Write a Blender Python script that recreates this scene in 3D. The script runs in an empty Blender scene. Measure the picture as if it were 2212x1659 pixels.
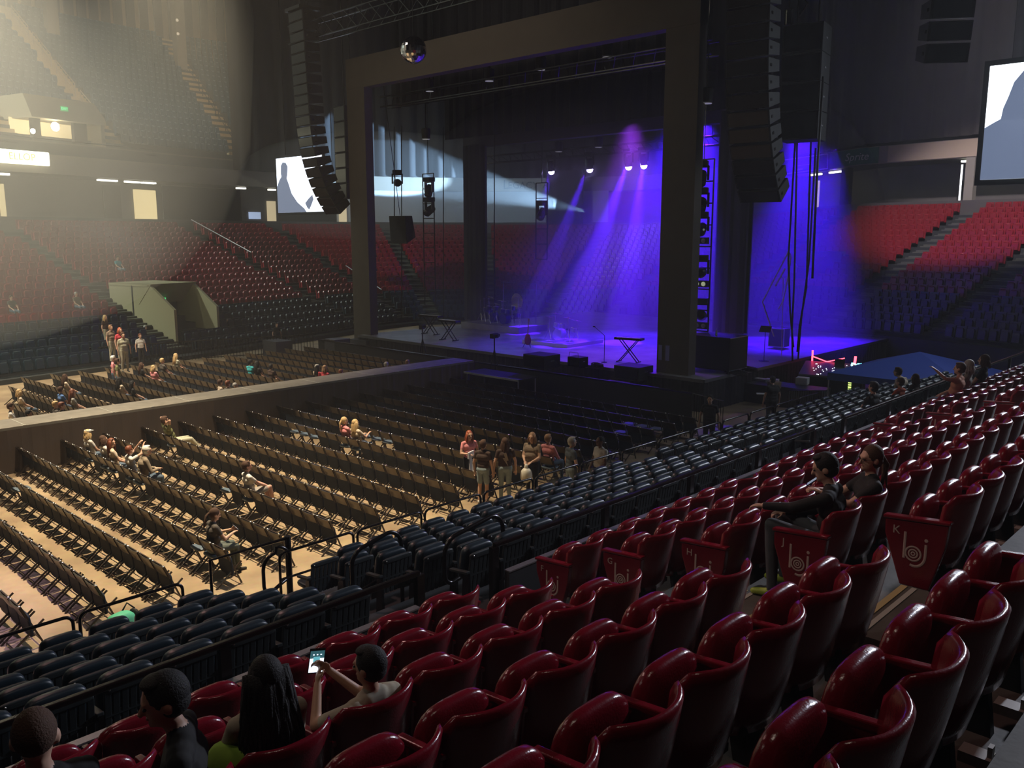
import bpy, bmesh, math, random
from mathutils import Vector, Matrix, Quaternion
random.seed(7)
C = bpy.context.scene.collection
SC = bpy.context.scene
PI = math.pi
R = math.radians

# ---------------------------------------------------------------- camera
H = 6.6
FPX, PITCH, YAW = 1865.0, R(9.8), R(43.6)
cam = bpy.data.cameras.new('camera'); camo = bpy.data.objects.new('camera', cam); C.objects.link(camo)
cam.sensor_fit = 'HORIZONTAL'; cam.sensor_width = 36.0; cam.lens = 36.0 * FPX / 2212.0
cam.clip_start = 0.05; cam.clip_end = 400
camo.location = (0, 0, H)
camo.rotation_euler = (PI / 2 - PITCH, 0, YAW - PI / 2)
SC.camera = camo
FW = Vector((math.cos(YAW) * math.cos(PITCH), math.sin(YAW) * math.cos(PITCH), -math.sin(PITCH)))
RT = Vector((math.sin(YAW), -math.cos(YAW), 0)); UP = RT.cross(FW)
CAM = Vector((0, 0, H))
def ray(u, v): return FW * FPX + RT * (u - 1106) + UP * (829.5 - v)
def WZ(u, v, z=0.0): d = ray(u, v); return CAM + d * ((z - H) / d.z)
def WX(u, v, x): d = ray(u, v); return CAM + d * (x / d.x)
def WY(u, v, y): d = ray(u, v); return CAM + d * (y / d.y)

# ---------------------------------------------------------------- world, view
w = bpy.data.worlds.new('world'); SC.world = w; w.use_nodes = True
bg = w.node_tree.nodes['Background']; bg.inputs[0].default_value = (0.55, 0.6, 0.8, 1); bg.inputs[1].default_value = 0.0
SC.view_settings.view_transform = 'Standard'; SC.view_settings.look = 'None'
SC.view_settings.gamma = 1; SC.view_settings.use_curve_mapping = False
SC.view_settings.exposure = 0.0
SC.cycles.max_bounces = 4; SC.cycles.diffuse_bounces = 2; SC.cycles.glossy_bounces = 2
SC.cycles.transmission_bounces = 3; SC.cycles.volume_bounces = 0; SC.cycles.transparent_max_bounces = 4
SC.cycles.caustics_reflective = False; SC.cycles.caustics_refractive = False
SC.cycles.sample_clamp_indirect = 3.0
SC.cycles.volume_step_rate = 1.0
SC.cycles.adaptive_threshold = 0.02

# ---------------------------------------------------------------- lights
def spot(name, loc, target, power, color, angle, blend=0.5, size=0.3, vol=True):
    l = bpy.data.lights.new(name, 'SPOT'); l.energy = power; l.color = color
    l.spot_size = R(angle); l.spot_blend = blend; l.shadow_soft_size = size
    o = bpy.data.objects.new(name, l); C.objects.link(o); o.location = loc
    o.rotation_euler = (Vector(target) - Vector(loc)).to_track_quat('-Z', 'Y').to_euler()
    return o
def area(name, loc, target, power, color, sx, sy):
    l = bpy.data.lights.new(name, 'AREA'); l.energy = power; l.color = color; l.shape = 'RECTANGLE'; l.size = sx; l.size_y = sy
    o = bpy.data.objects.new(name, l); C.objects.link(o); o.location = loc
    o.rotation_euler = (Vector(target) - Vector(loc)).to_track_quat('-Z', 'Y').to_euler()
    return o
WARM = (1.0, 0.80, 0.54)
BLUE = (0.10, 0.04, 1.0)
# house lights over the floor
spot('house_light', (10, 20, 26), (9.8, 19.2, 0), 68000, WARM, 42, 0.9, 0.22)
spot('house_light', (6, 36, 26), (9.5, 36, 0), 85000, (1.0, 0.84, 0.6), 62, 0.8, 0.3)
spot('house_light', (17, 38, 26), (19, 35, 0), 30000, (1.0, 0.85, 0.6), 40, 0.9, 0.3)
spot('house_light', (1, 15, 22), (1, 17, 0), 24000, (0.75, 0.55, 1.0), 26, 0.9, 0.3)
# lights on the near stand: from across the arena, plus an added overhead fill
spot('unseen_stand_light', (46, 0, 20), (12, 4.5, 3.5), 34000, (0.80, 0.84, 1.0), 34, 0.9, 1.0)
spot('unseen_stand_light', (4, 27, 26), (10, 6, 3), 8000, (1.0, 0.55, 0.50), 36, 0.9, 0.6)
spot('unseen_stand_light', (-7, 12, 18), (9, 4, 4), 1200, (1.0, 0.85, 0.75), 40, 0.9, 0.6)
spot('unseen_stand_light', (2, 1.5, 24), (5, 3.5, 3.5), 800, (1.0, 0.80, 0.66), 50, 0.9, 1.2)  # unseen soft fill, added to lift shoulders and seat rims
# far stands
spot('unseen_stand_light', (34, 6, 24), (60, 4, 22), 6000, (1.0, 0.9, 0.8), 80, 0.9, 0.8)  # unseen spot added to brighten the right curtain
spot('unseen_stand_light', (8, 36, 31), (18, 77, 18), 22000, (1.0, 0.98, 0.9), 52, 0.9, 0.8)  # unseen spot added to raise glints on the upper bowl seats
spot('unseen_stand_light', (-9, 47, 30), (4, 52, 4), 85000, (0.90, 1.0, 0.76), 56, 1.0, 0.5)  # unseen spot added to make the left haze glow
spot('unseen_stand_light', (-8, 58, 32), (16, 60, 14), 120000, (0.88, 1.0, 0.82), 60, 1.0, 0.4)  # second unseen spot added for the glow of the left haze
spot('unseen_stand_light', (22, 50, 31), (32, 76, 20), 16000, (1.0, 0.75, 0.5), 50, 0.9, 0.3)
spot('unseen_stand_light', (36, 10, 28), (62, 18, 6.5), 36000, (1.0, 0.85, 0.95), 30, 0.7, 0.5)
spot('unseen_stand_light', (38, 50, 28), (50, 62, 6), 2500, (0.85, 0.8, 0.9), 60, 0.9, 0.5)

# ---------------------------------------------------------------- materials
MATS = {}
def mat(name, color, rough=0.6, metal=0.0, spec=0.5, emit=None, estr=1.0, noise=0.0, nscale=8.0, coat=0.0, bump=0.0, bscale=60.0, alpha=None, trans=0.0):
    if name in MATS: return MATS[name]
    m = bpy.data.materials.new(name); m.use_nodes = True; nt = m.node_tree; b = nt.nodes['Principled BSDF']
    b.inputs['Base Color'].default_value = (*color, 1); b.inputs['Roughness'].default_value = rough
    b.inputs['Metallic'].default_value = metal; b.inputs['Specular IOR Level'].default_value = spec
    b.inputs['Coat Weight'].default_value = coat
    if trans: b.inputs['Transmission Weight'].default_value = trans
    if alpha is not None: b.inputs['Alpha'].default_value = alpha
    if emit: b.inputs['Emission Color'].default_value = (*emit, 1); b.inputs['Emission Strength'].default_value = estr
    if noise > 0 or bump > 0:
        tc = nt.nodes.new('ShaderNodeTexCoord')
    if noise > 0:
        n = nt.nodes.new('ShaderNodeTexNoise'); n.inputs['Scale'].default_value = nscale; n.inputs['Detail'].default_value = 4
        nt.links.new(tc.outputs['Object'], n.inputs['Vector'])
        r = nt.nodes.new('ShaderNodeMapRange'); r.inputs[1].default_value = .3; r.inputs[2].default_value = .7
        r.inputs[3].default_value = 1 - noise; r.inputs[4].default_value = 1 + noise
        nt.links.new(n.outputs['Fac'], r.inputs[0])
        mx = nt.nodes.new('ShaderNodeVectorMath'); mx.operation = 'SCALE'; mx.inputs[0].default_value = color
        nt.links.new(r.outputs[0], mx.inputs['Scale']); nt.links.new(mx.outputs[0], b.inputs['Base Color'])
    if bump > 0:
        n2 = nt.nodes.new('ShaderNodeTexNoise'); n2.inputs['Scale'].default_value = bscale
        nt.links.new(tc.outputs['Object'], n2.inputs['Vector'])
        bp = nt.nodes.new('ShaderNodeBump'); bp.inputs['Strength'].default_value = bump; bp.inputs['Distance'].default_value = .01
        nt.links.new(n2.outputs['Fac'], bp.inputs['Height']); nt.links.new(bp.outputs[0], b.inputs['Normal'])
    MATS[name] = m; return m
M_red = mat('red plastic', (0.19, 0.006, 0.017), 0.22, noise=.12, nscale=3, bump=.12, bscale=90)
M_redfar = mat('red seat plastic', (0.24, 0.014, 0.022), 0.30)
M_navy = mat('navy vinyl', (0.010, 0.023, 0.034), 0.40, noise=.15, nscale=4)
M_slat = mat('grey blue slats', (0.028, 0.036, 0.038), 0.5, noise=.2, nscale=5)
M_black = mat('black steel', (0.008, 0.006, 0.006), 0.24)
M_blackm = mat('matt black', (0.005, 0.005, 0.006), 0.75)
M_brown = mat('brown steel', (0.030, 0.018, 0.012), 0.35)
M_backb = mat('bronze chair back', (0.085, 0.069, 0.048), 0.32, metal=.9, noise=.1, nscale=6)
M_cush = mat('charcoal cushion', (0.014, 0.022, 0.036), 0.6, spec=.15, noise=.15, nscale=6)
M_bluecush = mat('blue grey cushion', (0.10, 0.14, 0.18), 0.45)
M_chrome = mat('chrome', (0.95, 0.92, 0.85), 0.22, metal=1)
M_alu = mat('aluminium', (0.45, 0.45, 0.48), 0.35, metal=.8)
M_conc = mat('concrete', (0.095, 0.088, 0.075), 0.7, noise=.25, nscale=2.5, bump=.2, bscale=20)
M_dark = mat('dark stand', (0.025, 0.028, 0.032), 0.7, noise=.2, nscale=3)
M_step = mat('stair tread', (0.10, 0.11, 0.09), 0.6)
M_ytape = mat('yellow nosing', (0.55, 0.45, 0.22), 0.5)
M_gtape = mat('grey nosing', (0.45, 0.45, 0.40), 0.5)
M_white = mat('white paint', (0.75, 0.75, 0.72), 0.5)
M_logo = mat('seat logo print', (0.55, 0.42, 0.38), 0.5)
M_beige = mat('beige wall', (0.42, 0.34, 0.24), 0.8, noise=.08, nscale=.6)
M_beigel = mat('light beige wall', (0.60, 0.50, 0.36), 0.8)
M_bluewall = mat('pale wall', (0.55, 0.58, 0.60), 0.8)
M_drape = mat('black drape', (0.014, 0.014, 0.017), 0.9)
M_drapeb = mat('brown drape', (0.075, 0.055, 0.045), 0.9)
M_drapeg = mat('charcoal drape', (0.030, 0.027, 0.026), 0.9)
M_deck = mat('stage deck', (0.35, 0.35, 0.38), 0.28, noise=.35, nscale=1.2)
M_cable = mat('cable', (0.006, 0.006, 0.006), 0.6)

def floor_material():
    m = bpy.data.materials.new('maple floor'); m.use_nodes = True; nt = m.node_tree; b = nt.nodes['Principled BSDF']
    tc = nt.nodes.new('ShaderNodeTexCoord')
    n = nt.nodes.new('ShaderNodeTexNoise'); n.inputs['Scale'].default_value = .9; n.inputs['Detail'].default_value = 6
    n2 = nt.nodes.new('ShaderNodeTexNoise'); n2.inputs['Scale'].default_value = 9; n2.inputs['Detail'].default_value = 3
    nt.links.new(tc.outputs['Object'], n.inputs['Vector']); nt.links.new(tc.outputs['Object'], n2.inputs['Vector'])
    r = nt.nodes.new('ShaderNodeValToRGB'); e = r.color_ramp.elements
    e[0].position = .32; e[0].color = (.27, .195, .12, 1); e[1].position = .68; e[1].color = (.44, .335, .205, 1)
    nt.links.new(n.outputs['Fac'], r.inputs[0])
    mm = nt.nodes.new('ShaderNodeMixRGB'); mm.blend_type = 'MULTIPLY'; mm.inputs[0].default_value = .25
    nt.links.new(r.outputs[0], mm.inputs[1]); nt.links.new(n2.outputs['Color'], mm.inputs[2])
    nt.links.new(mm.outputs[0], b.inputs['Base Color']); b.inputs['Roughness'].default_value = .5
    return m
M_floor = floor_material()

# ---------------------------------------------------------------- mesh helpers
class MB:
    def __init__(s): s.v = []; s.f = []; s.m = []; s.mi = 0
    def add(s, vs, fs):
        o = len(s.v); s.v += [tuple(p) for p in vs]; s.f += [tuple(i + o for i in f) for f in fs]; s.m += [s.mi] * len(fs); return s
    def box(s, lo, hi):
        x0, y0, z0 = lo; x1, y1, z1 = hi
        return s.add([(x0,y0,z0),(x1,y0,z0),(x1,y1,z0),(x0,y1,z0),(x0,y0,z1),(x1,y0,z1),(x1,y1,z1),(x0,y1,z1)],
                     [(0,3,2,1),(4,5,6,7),(0,1,5,4),(1,2,6,5),(2,3,7,6),(3,0,4,7)])
    def cbox(s, c, sz, M=None):
        h = [q / 2 for q in sz]; o = len(s.v)
        s.box((-h[0],-h[1],-h[2]), (h[0],h[1],h[2]))
        for i in range(o, len(s.v)):
            p = Vector(s.v[i]);
            if M is not None: p = M @ p
            s.v[i] = tuple(p + Vector(c))
        return s
    def bar(s, a, b, wd, dp=None, upv=(0,0,1)):
        a = Vector(a); b = Vector(b); d = (b - a); L = d.length; d.normalize(); u = Vector(upv)
        if abs(d.dot(u)) > .97: u = Vector((1,0,0))
        x = d.cross(u).normalized(); y = x.cross(d).normalized(); dp = dp or wd
        M = Matrix((x, d, y)).transposed()
        return s.cbox((a + b) / 2, (wd, L, dp), M)
    def tube(s, pts, r, seg=6, closed=False, rs=None):
        pts = [Vector(p) for p in pts]; n = len(pts); o = len(s.v); prev = None
        for i, p in enumerate(pts):
            if closed: d = pts[(i+1) % n] - pts[i-1]
            else: d = pts[min(i+1, n-1)] - pts[max(i-1, 0)]
            d.normalize()
            if prev is None:
                a = Vector((0,0,1)) if abs(d.z) < .9 else Vector((1,0,0)); u = d.cross(a).normalized()
            else: u = (prev - d * prev.dot(d)).normalized()
            prev = u; wv = d.cross(u); rr = rs[i] if rs else r
            for k in range(seg):
                an = 2 * PI * k / seg; q = p + (u * math.cos(an) + wv * math.sin(an)) * rr; s.v.append(tuple(q))
        m = n if closed else n - 1
        for i in range(m):
            j = (i + 1) % n
            for k in range(seg):
                k2 = (k + 1) % seg; s.f.append((o+i*seg+k, o+i*seg+k2, o+j*seg+k2, o+j*seg+k)); s.m.append(s.mi)
        if not closed:
            s.f.append(tuple(o + k for k in range(seg))[::-1]); s.m.append(s.mi)
            s.f.append(tuple(o + (n-1)*seg + k for k in range(seg))); s.m.append(s.mi)
        return s
    def lathe(s, prof, c=(0,0,0), seg=20):
        o = len(s.v); n = len(prof)
        for r, z in prof:
            for k in range(seg):
                a = 2*PI*k/seg; s.v.append((c[0]+r*math.cos(a), c[1]+r*math.sin(a), c[2]+z))
        for i in range(n-1):
            for k in range(seg):
                k2 = (k+1) % seg; s.f.append((o+i*seg+k, o+i*seg+k2, o+(i+1)*seg+k2, o+(i+1)*seg+k)); s.m.append(s.mi)
        s.f.append(tuple(o+k for k in range(seg))[::-1]); s.m.append(s.mi)
        s.f.append(tuple(o+(n-1)*seg+k for k in range(seg))); s.m.append(s.mi)
        return s
    def ell(s, c, r, M=None, seg=16, rings=10, e=1.0):
        o = len(s.v)
        for i in range(rings+1):
            t = -PI/2 + PI*i/rings
            for k in range(seg):
                a = 2*PI*k/seg
                f = lambda q: math.copysign(abs(q)**e, q)
                p = Vector((r[0]*f(math.cos(t))*f(math.cos(a)), r[1]*f(math.cos(t))*f(math.sin(a)), r[2]*f(math.sin(t))))
                if M is not None: p = M @ p
                s.v.append(tuple(p + Vector(c)))
        for i in range(rings):
            for k in range(seg):
                k2 = (k+1) % seg; s.f.append((o+i*seg+k, o+i*seg+k2, o+(i+1)*seg+k2, o+(i+1)*seg+k)); s.m.append(s.mi)
        return s
    def prism(s, poly, axis, a, b):
        # poly: 2-D points, extruded along axis from a to b
        n = len(poly)
        def P(p, t): return {'x': (t, p[0], p[1]), 'y': (p[0], t, p[1]), 'z': (p[0], p[1], t)}[axis]
        vs = [P(p, a) for p in poly] + [P(p, b) for p in poly]
        fs = [tuple(range(n))[::-1], tuple(range(n, 2*n))] + [(i, (i+1) % n, n+(i+1) % n, n+i) for i in range(n)]
        return s.add(vs, fs)
    def grid(s, G):
        o = len(s.v); n = len(G); m = len(G[0])
        for row in G:
            for p in row: s.v.append(tuple(p))
        for i in range(n-1):
            for j in range(m-1):
                s.f.append((o+i*m+j, o+i*m+j+1, o+(i+1)*m+j+1, o+(i+1)*m+j)); s.m.append(s.mi)
        return s
    def merge(s, other, T=None):
        o = len(s.v)
        s.v += [tuple(T @ Vector(p)) for p in other.v] if T is not None else list(other.v)
        s.f += [tuple(i+o for i in f) for f in other.f]; s.m += list(other.m); return s
    def mesh(s, name, mats, smooth=False, bevel=0.0, weld=False):
        me = bpy.data.meshes.new(name); me.from_pydata(s.v, [], s.f)
        for m in (mats if isinstance(mats, (list, tuple)) else [mats]): me.materials.append(m)
        me.polygons.foreach_set('material_index', s.m)
        if weld or bevel or smooth:
            bm = bmesh.new(); bm.from_mesh(me)
            if weld: bmesh.ops.remove_doubles(bm, verts=bm.verts, dist=1e-4)
            if bevel:
                bmesh.ops.bevel(bm, geom=[e for e in bm.edges if len(e.link_faces) == 2 and e.calc_face_angle(0) > .6], offset=bevel, segments=2, affect='EDGES', profile=.6, clamp_overlap=True)
            bmesh.ops.recalc_face_normals(bm, faces=bm.faces)
            bm.to_mesh(me); bm.free()
        if smooth: me.polygons.foreach_set('use_smooth', [True]*len(me.polygons))
        me.update(); return me
    def build(s, name, mats, parent=None, **kw):
        me = s.mesh(name, mats, **kw); o = bpy.data.objects.new(name, me); C.objects.link(o)
        if parent: o.parent = parent
        return o
def tag(o, label=None, cat=None, group=None, kind=None):
    if label: o['label'] = label
    if cat: o['category'] = cat
    if group: o['group'] = group
    if kind: o['kind'] = kind
    return o
def thing(name, label, cat, loc=(0,0,0), rz=0, group=None):
    o = bpy.data.objects.new(name, None); C.objects.link(o); o.location = loc; o.rotation_euler = (0,0,rz)
    o.empty_display_size = .1
    return tag(o, label, cat, group)
def struct(o): o['kind'] = 'structure'; return o
def link_part(name, me, parent, loc=(0,0,0)):
    o = bpy.data.objects.new(name, me); C.objects.link(o); o.parent = parent; o.location = loc; return o
def dup(root, loc, rz=0.0, label=None, group=None):
    r = root.copy(); C.objects.link(r); r.location = loc; r.rotation_euler = (0,0,rz)
    if label: r['label'] = label
    if group: r['group'] = group
    for ch in root.children:
        c = ch.copy(); C.objects.link(c); c.parent = r
        for g in ch.children:
            d = g.copy(); C.objects.link(d); d.parent = c
    return r
ORD = ['first','second','third','fourth','fifth','sixth','seventh','eighth','ninth','tenth','eleventh','twelfth','thirteenth','fourteenth','fifteenth','sixteenth','seventeenth','eighteenth','nineteenth','twentieth','twenty-first','twenty-second','twenty-third','twenty-fourth','twenty-fifth','twenty-sixth','twenty-seventh','twenty-eighth','twenty-ninth','thirtieth']
_T = {30: 'thirty', 40: 'forty', 50: 'fifty', 60: 'sixty', 70: 'seventy', 80: 'eighty', 90: 'ninety'}
for _n in range(31, 100):
    _t, _u = _n // 10 * 10, _n % 10
    ORD.append(_T[_t][:-1] + 'ieth' if _u == 0 else _T[_t] + '-' + ORD[_u - 1])
def text_mesh(txt, size, name='lettering', extrude=.003, font_shear=0.0):
    cu = bpy.data.curves.new(name, 'FONT'); cu.body = txt; cu.size = size; cu.extrude = extrude; cu.align_x = 'CENTER'; cu.align_y = 'CENTER'
    cu.shear = font_shear; cu.resolution_u = 3
    o = bpy.data.objects.new(name, cu); C.objects.link(o); dg = bpy.context.evaluated_depsgraph_get()
    me = bpy.data.meshes.new_from_object(o.evaluated_get(dg)); bpy.data.objects.remove(o); bpy.data.curves.remove(cu)
    return me
def text_obj(txt, size, m, M, parent, name='lettering', shear=0.0):
    me = text_mesh(txt, size, name, font_shear=shear); me.transform(M); me.materials.clear(); me.materials.append(m)
    return link_part(name, me, parent)

# ================================================================ floor and near stand
SP = 0.54                    # seat pitch
ROWS = ['F', 'G', 'H', 'J', 'K', 'L']
RY = [5.10 - .85 * i for i in range(6)]            # back rim of each red row
RZ = [2.755 + .309 * i for i in range(6)]          # tread height
AX0, AX1 = 5.02, 6.25                              # first stair aisle
AX2, AX3 = AX1 + 14 * SP, AX1 + 14 * SP + 1.23     # second stair aisle
BY = [6.70, 7.50, 8.30, 9.12, 9.94]                # blue rows, from the rail down
BZ = [2.22, 1.97, 1.72, 1.46, 1.22]
XL, XR = -6.0, 32.0
o = MB().box((-20, 10.9, -.2), (66, 80, 0)).build('floor', M_floor); struct(o)
t = MB()
for i in range(6):
    t.box((XL, RY[i] - .10, 0), (XR, RY[i] + .752, RZ[i]))
t.box((XL, -2.5, 0), (XR, RY[5] - .10, RZ[5] + .309))
struct(t.build('floor_terrace', M_conc))
t = MB()
for i in range(5):
    t.box((XL, BY[i] - .12 if i else 5.952, 0 if i == 4 else BZ[i] - .30), (XR, BY[i] + .70 + (.2 if i == 4 else 0), BZ[i]))
struct(t.build('floor_risers', M_dark))
# curb in front of the first red row
t = MB().box((XL, 5.99, 2.6), (AX0, 6.06, 3.08)).box((AX1, 5.99, 2.6), (AX2, 6.06, 3.08)).box((AX3, 5.99, 2.6), (XR, 6.06, 3.08))
struct(t.build('trim_1', M_dark))
t = MB().box((XL, 5.985, 3.08), (AX0, 6.065, 3.095)).box((AX1, 5.985, 3.08), (AX2, 6.065, 3.095)).box((AX3, 5.985, 3.08), (XR, 6.065, 3.095))
struct(t.build('trim_2', M_alu))
# stair aisles: half steps with light nosing strips
for n, (a, b) in enumerate(((AX0, AX1), (AX2, AX3))):
    t = MB(); ty = MB(); tg = MB()
    for i in range(6):
        y0 = RY[i] - .10
        t.box((a + .12, y0, RZ[i]), (b - .12, y0 + .40, RZ[i] + .155))
        ty.box((a + .14, y0 + .355, RZ[i] + .155), (b - .14, y0 + .40, RZ[i] + .160))
        tg.box((a + .14, y0 + .29, RZ[i] + .155), (b - .14, y0 + .325, RZ[i] + .160))
        if i < 5:
            ty.box((a - .02, y0 - .045, RZ[i] + .309), (b + .02, y0 - .005, RZ[i] + .314))
            tg.box((a - .02, y0 - .11, RZ[i] + .309), (b + .02, y0 - .075, RZ[i] + .314))
    st = t.build('aisle_stair', M_conc)
    tag(st, ['concrete aisle steps with light nosing strips between the two near red blocks', 'concrete aisle steps with light nosing strips at the far end of the near red seats'][n], 'steps')
    ty.build('nosing_strip', M_ytape, st); tg.build('nosing_strip', M_gtape, st)

# ---------------------------------------------------------------- red seat
def shell_mesh(hw=.267, D=.135, zt=.82, zb=.26, th=.038, ns=14, nt=9):
    """barrel back of one seat, closed and thick with a rolled rim; seat faces +Y"""
    def pt(s, t, off):
        a = abs(s) ** 2.4
        wdt = hw * (1 - .06 * (1 - t) ** 1.5)
        top = zt - .07 * max(0, (abs(s) - .80) / .20) ** 2
        z = zb + (top - zb) * t
        lean = -.055 * t + .03 * (1 - t) ** 2
        y = -D * (1 - a) * (.75 + .25 * t) + lean + off
        return Vector((s * wdt, y, z))
    mb = MB(); rows = []
    prof = [(t / nt, 0.0) for t in range(nt + 1)] + [(1.0, th * .5)] + [(1 - t / nt, th) for t in range(nt + 1)]
    for (t, off) in prof:
        row = []
        for k in range(ns + 1):
            s = -1 + 2 * k / ns; p = pt(s, t, off)
            if off == th * .5: p.z += .013
            elif t == 1.0: p.z -= .006
            row.append(p)
        rows.append(row)
    mb.grid(rows); L = len(rows); n = ns + 1
    for side in (0, ns):
        for i in range(L // 2):
            a, b, c, d = i*n+side, (i+1)*n+side, (L-2-i)*n+side, (L-1-i)*n+side
            mb.f.append((a, b, c, d)); mb.m.append(0)
    for k in range(ns): mb.f.append((k, (L-1)*n+k, (L-1)*n+k+1, k+1)); mb.m.append(0)
    return mb
def pan_mesh(down=False):
    mb = MB()
    if down: mb.ell((0, .17, .415), (.225, .24, .045), seg=20, rings=8, e=.55)
    else: mb.ell((0, .195, .485), (.240, .058, .240), M=Matrix.Rotation(R(5), 3, 'X'), seg=20, rings=12, e=.6)
    return mb
def arm_mb():
    mb = MB(); w2 = .022
    mb.prism([(-.05, .610), (.255, .585), (.27, .600), (.255, .618), (-.05, .645)], 'x', -w2, w2)
    mb.prism([(-.02, .30), (.19, .40), (.25, .585), (-.04, .62)], 'x', -.012, .012)
    return mb
def panel_mb():
    mb = MB()
    mb.prism([(-.10, .62), (.33, .585), (.325, .48), (.20, .12), (.0, .12), (-.085, .45)], 'x', -.03, .03)
    mb.prism([(-.11, .625), (.345, .59), (.345, .615), (-.11, .65)], 'x', -.038, .038)
    return mb
ME_shell = shell_mesh().mesh('backrest', M_red, smooth=True, weld=True)
ME_panup = pan_mesh().mesh('seat_pan', M_red, smooth=True, weld=True)
ME_pandn = pan_mesh(True).mesh('seat_pan', M_red, smooth=True, weld=True)
ME_arm = arm_mb().mesh('armrest', M_red, bevel=.008)
ME_side = panel_mb().mesh('end_panel', M_red, bevel=.010)
t = MB().prism([(-.02, .30), (.16, .30), (.10, .0), (-.06, .0)], 'x', -.03, .03)
t.box((-.20, -.04, .26), (.20, .06, .30))
ME_post = t.mesh('pedestal', M_blackm)
t = MB().box((-.045, -.11, .0), (.045, .02, .05)); t.box((-.02, -.11, .05), (.02, -.09, .10))
ME_brk = t.mesh('floor_bracket', M_gtape)
MR = Matrix.Rotation(PI / 2, 4, 'Z') @ Matrix.Rotation(PI / 2, 4, 'X')   # text facing +X side
def logo_mesh():
    """round letters b and j around a ring, as printed on the end panels"""
    mb = MB(); r = .052; z0 = .36; y0 = 0.0; x = 0
    def arc(r, a0, a1, n=16): return [(x, y0 + r*math.cos(a0+(a1-a0)*i/n), z0 + r*math.sin(a0+(a1-a0)*i/n)) for i in range(n+1)]
    for rr, wd in ((.052, .008), (.030, .007), (.012, .006)):
        mb.tube(arc(rr, 0, 2*PI, 24)[:-1], wd * .8, seg=4, closed=True)
    mb.tube([(x, y0 + .062, z0 + .15), (x, y0 + .062, z0 - .045)], .009, seg=4)
    pts = [(x, y0 - .082, z0 + .085), (x, y0 - .082, z0)] + [(x, y0 - .01 + .072*math.cos(PI + (PI*.62)*i/8), z0 - .005 + .085*math.sin(PI + (PI*.62)*i/8)) for i in range(1, 9)]
    mb.tube(pts, .009, seg=4)
    mb.ell((x, y0 - .082, z0 + .115), (.004, .013, .013), seg=8, rings=6)
    for i, v in enumerate(mb.v): mb.v[i] = (v[0] * .15, v[1], v[2])
    return mb
ME_logo = logo_mesh().mesh('logo', M_logo)
letter_me = {}
def letter(ch):
    if ch not in letter_me:
        me = text_mesh(ch, .085, 'row_letter', extrude=.001)
        me.transform(Matrix(((0,0,1,0),(-1,0,0,0),(0,1,0,0),(0,0,0,1)))); me.materials.clear(); me.materials.append(M_logo)
        letter_me[ch] = me
    return letter_me[ch]
BLK = ['left of the aisle', 'right of the aisle', 'beyond the far aisle']
RED_DOWN = {}      # (row, block, index) with the pan down (filled before seats are made)
RED_DOWN[('F', 1, 7)] = 1
for k in ((('H', 0, 4)), (('H', 0, 5)), (('H', 0, 6)), (('H', 0, 7)), ('J', 1, 0), ('J', 1, 1), ('K', 0, 9)): RED_DOWN[k] = 1
NRED = 0
def red_seat(x, y, z, label, down=False, end=None, ch='F', right_arm=False):
    global NRED; NRED += 1
    s = thing('stadium_seat', label, 'seat', (x, y, z), 0, 'red plastic seats on the near stand')
    link_part('backrest', ME_shell, s); link_part('seat_pan', ME_pandn if down else ME_panup, s)
    if end == 'L':
        p = link_part('end_panel', ME_side, s, (-.275, .02, 0)); link_part('logo', ME_logo, p, (-.0335, .12, .01))
        link_part('row_letter', letter(ch), p, (-.034, .245, .52))
    else: link_part('armrest', ME_arm, s, (-.27, .0, 0))
    if right_arm: link_part('armrest', ME_arm, s, (.27, .0, 0))
    link_part('pedestal', ME_post, s); link_part('floor_bracket', ME_brk, s, (-.27, -.02, 0))
    return s
for i, rn in enumerate(ROWS):
    y, z = RY[i] + .13, RZ[i]
    rowname = f'row {rn}'
    # block left of the aisle
    nL = 9
    for k in range(nL):
        x = AX0 - SP * (k + .5)
        if x < 0.28 * y - .5: continue
        red_seat(x, y, z, f'red stadium seat, {ORD[k]} left of the stairs in the {ORD[i]} red row up', (rn, 0, k) in RED_DOWN, None, rn, k == 0)
    for k in range(14):
        x = AX1 + SP * (k + .5)
        if x > 4.6 * y + 1: continue
        red_seat(x, y, z, (f'aisle-end red seat marked {rn} on its side panel, {ORD[i]} red row up' if k == 0 else f'red stadium seat, {ORD[k]} right of the stairs in the {ORD[i]} red row up'), (rn, 1, k) in RED_DOWN, 'L' if k == 0 else None, rn, k == 13)
    for k in range(16):
        x = AX3 + SP * (k + .5)
        if x > 4.5 * y + 1: continue
        red_seat(x, y, z, f'red stadium seat past the second aisle, {ORD[k]} along the {ORD[i]} red row up', False, 'L' if k == 0 else None, rn, k == 13)

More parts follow.
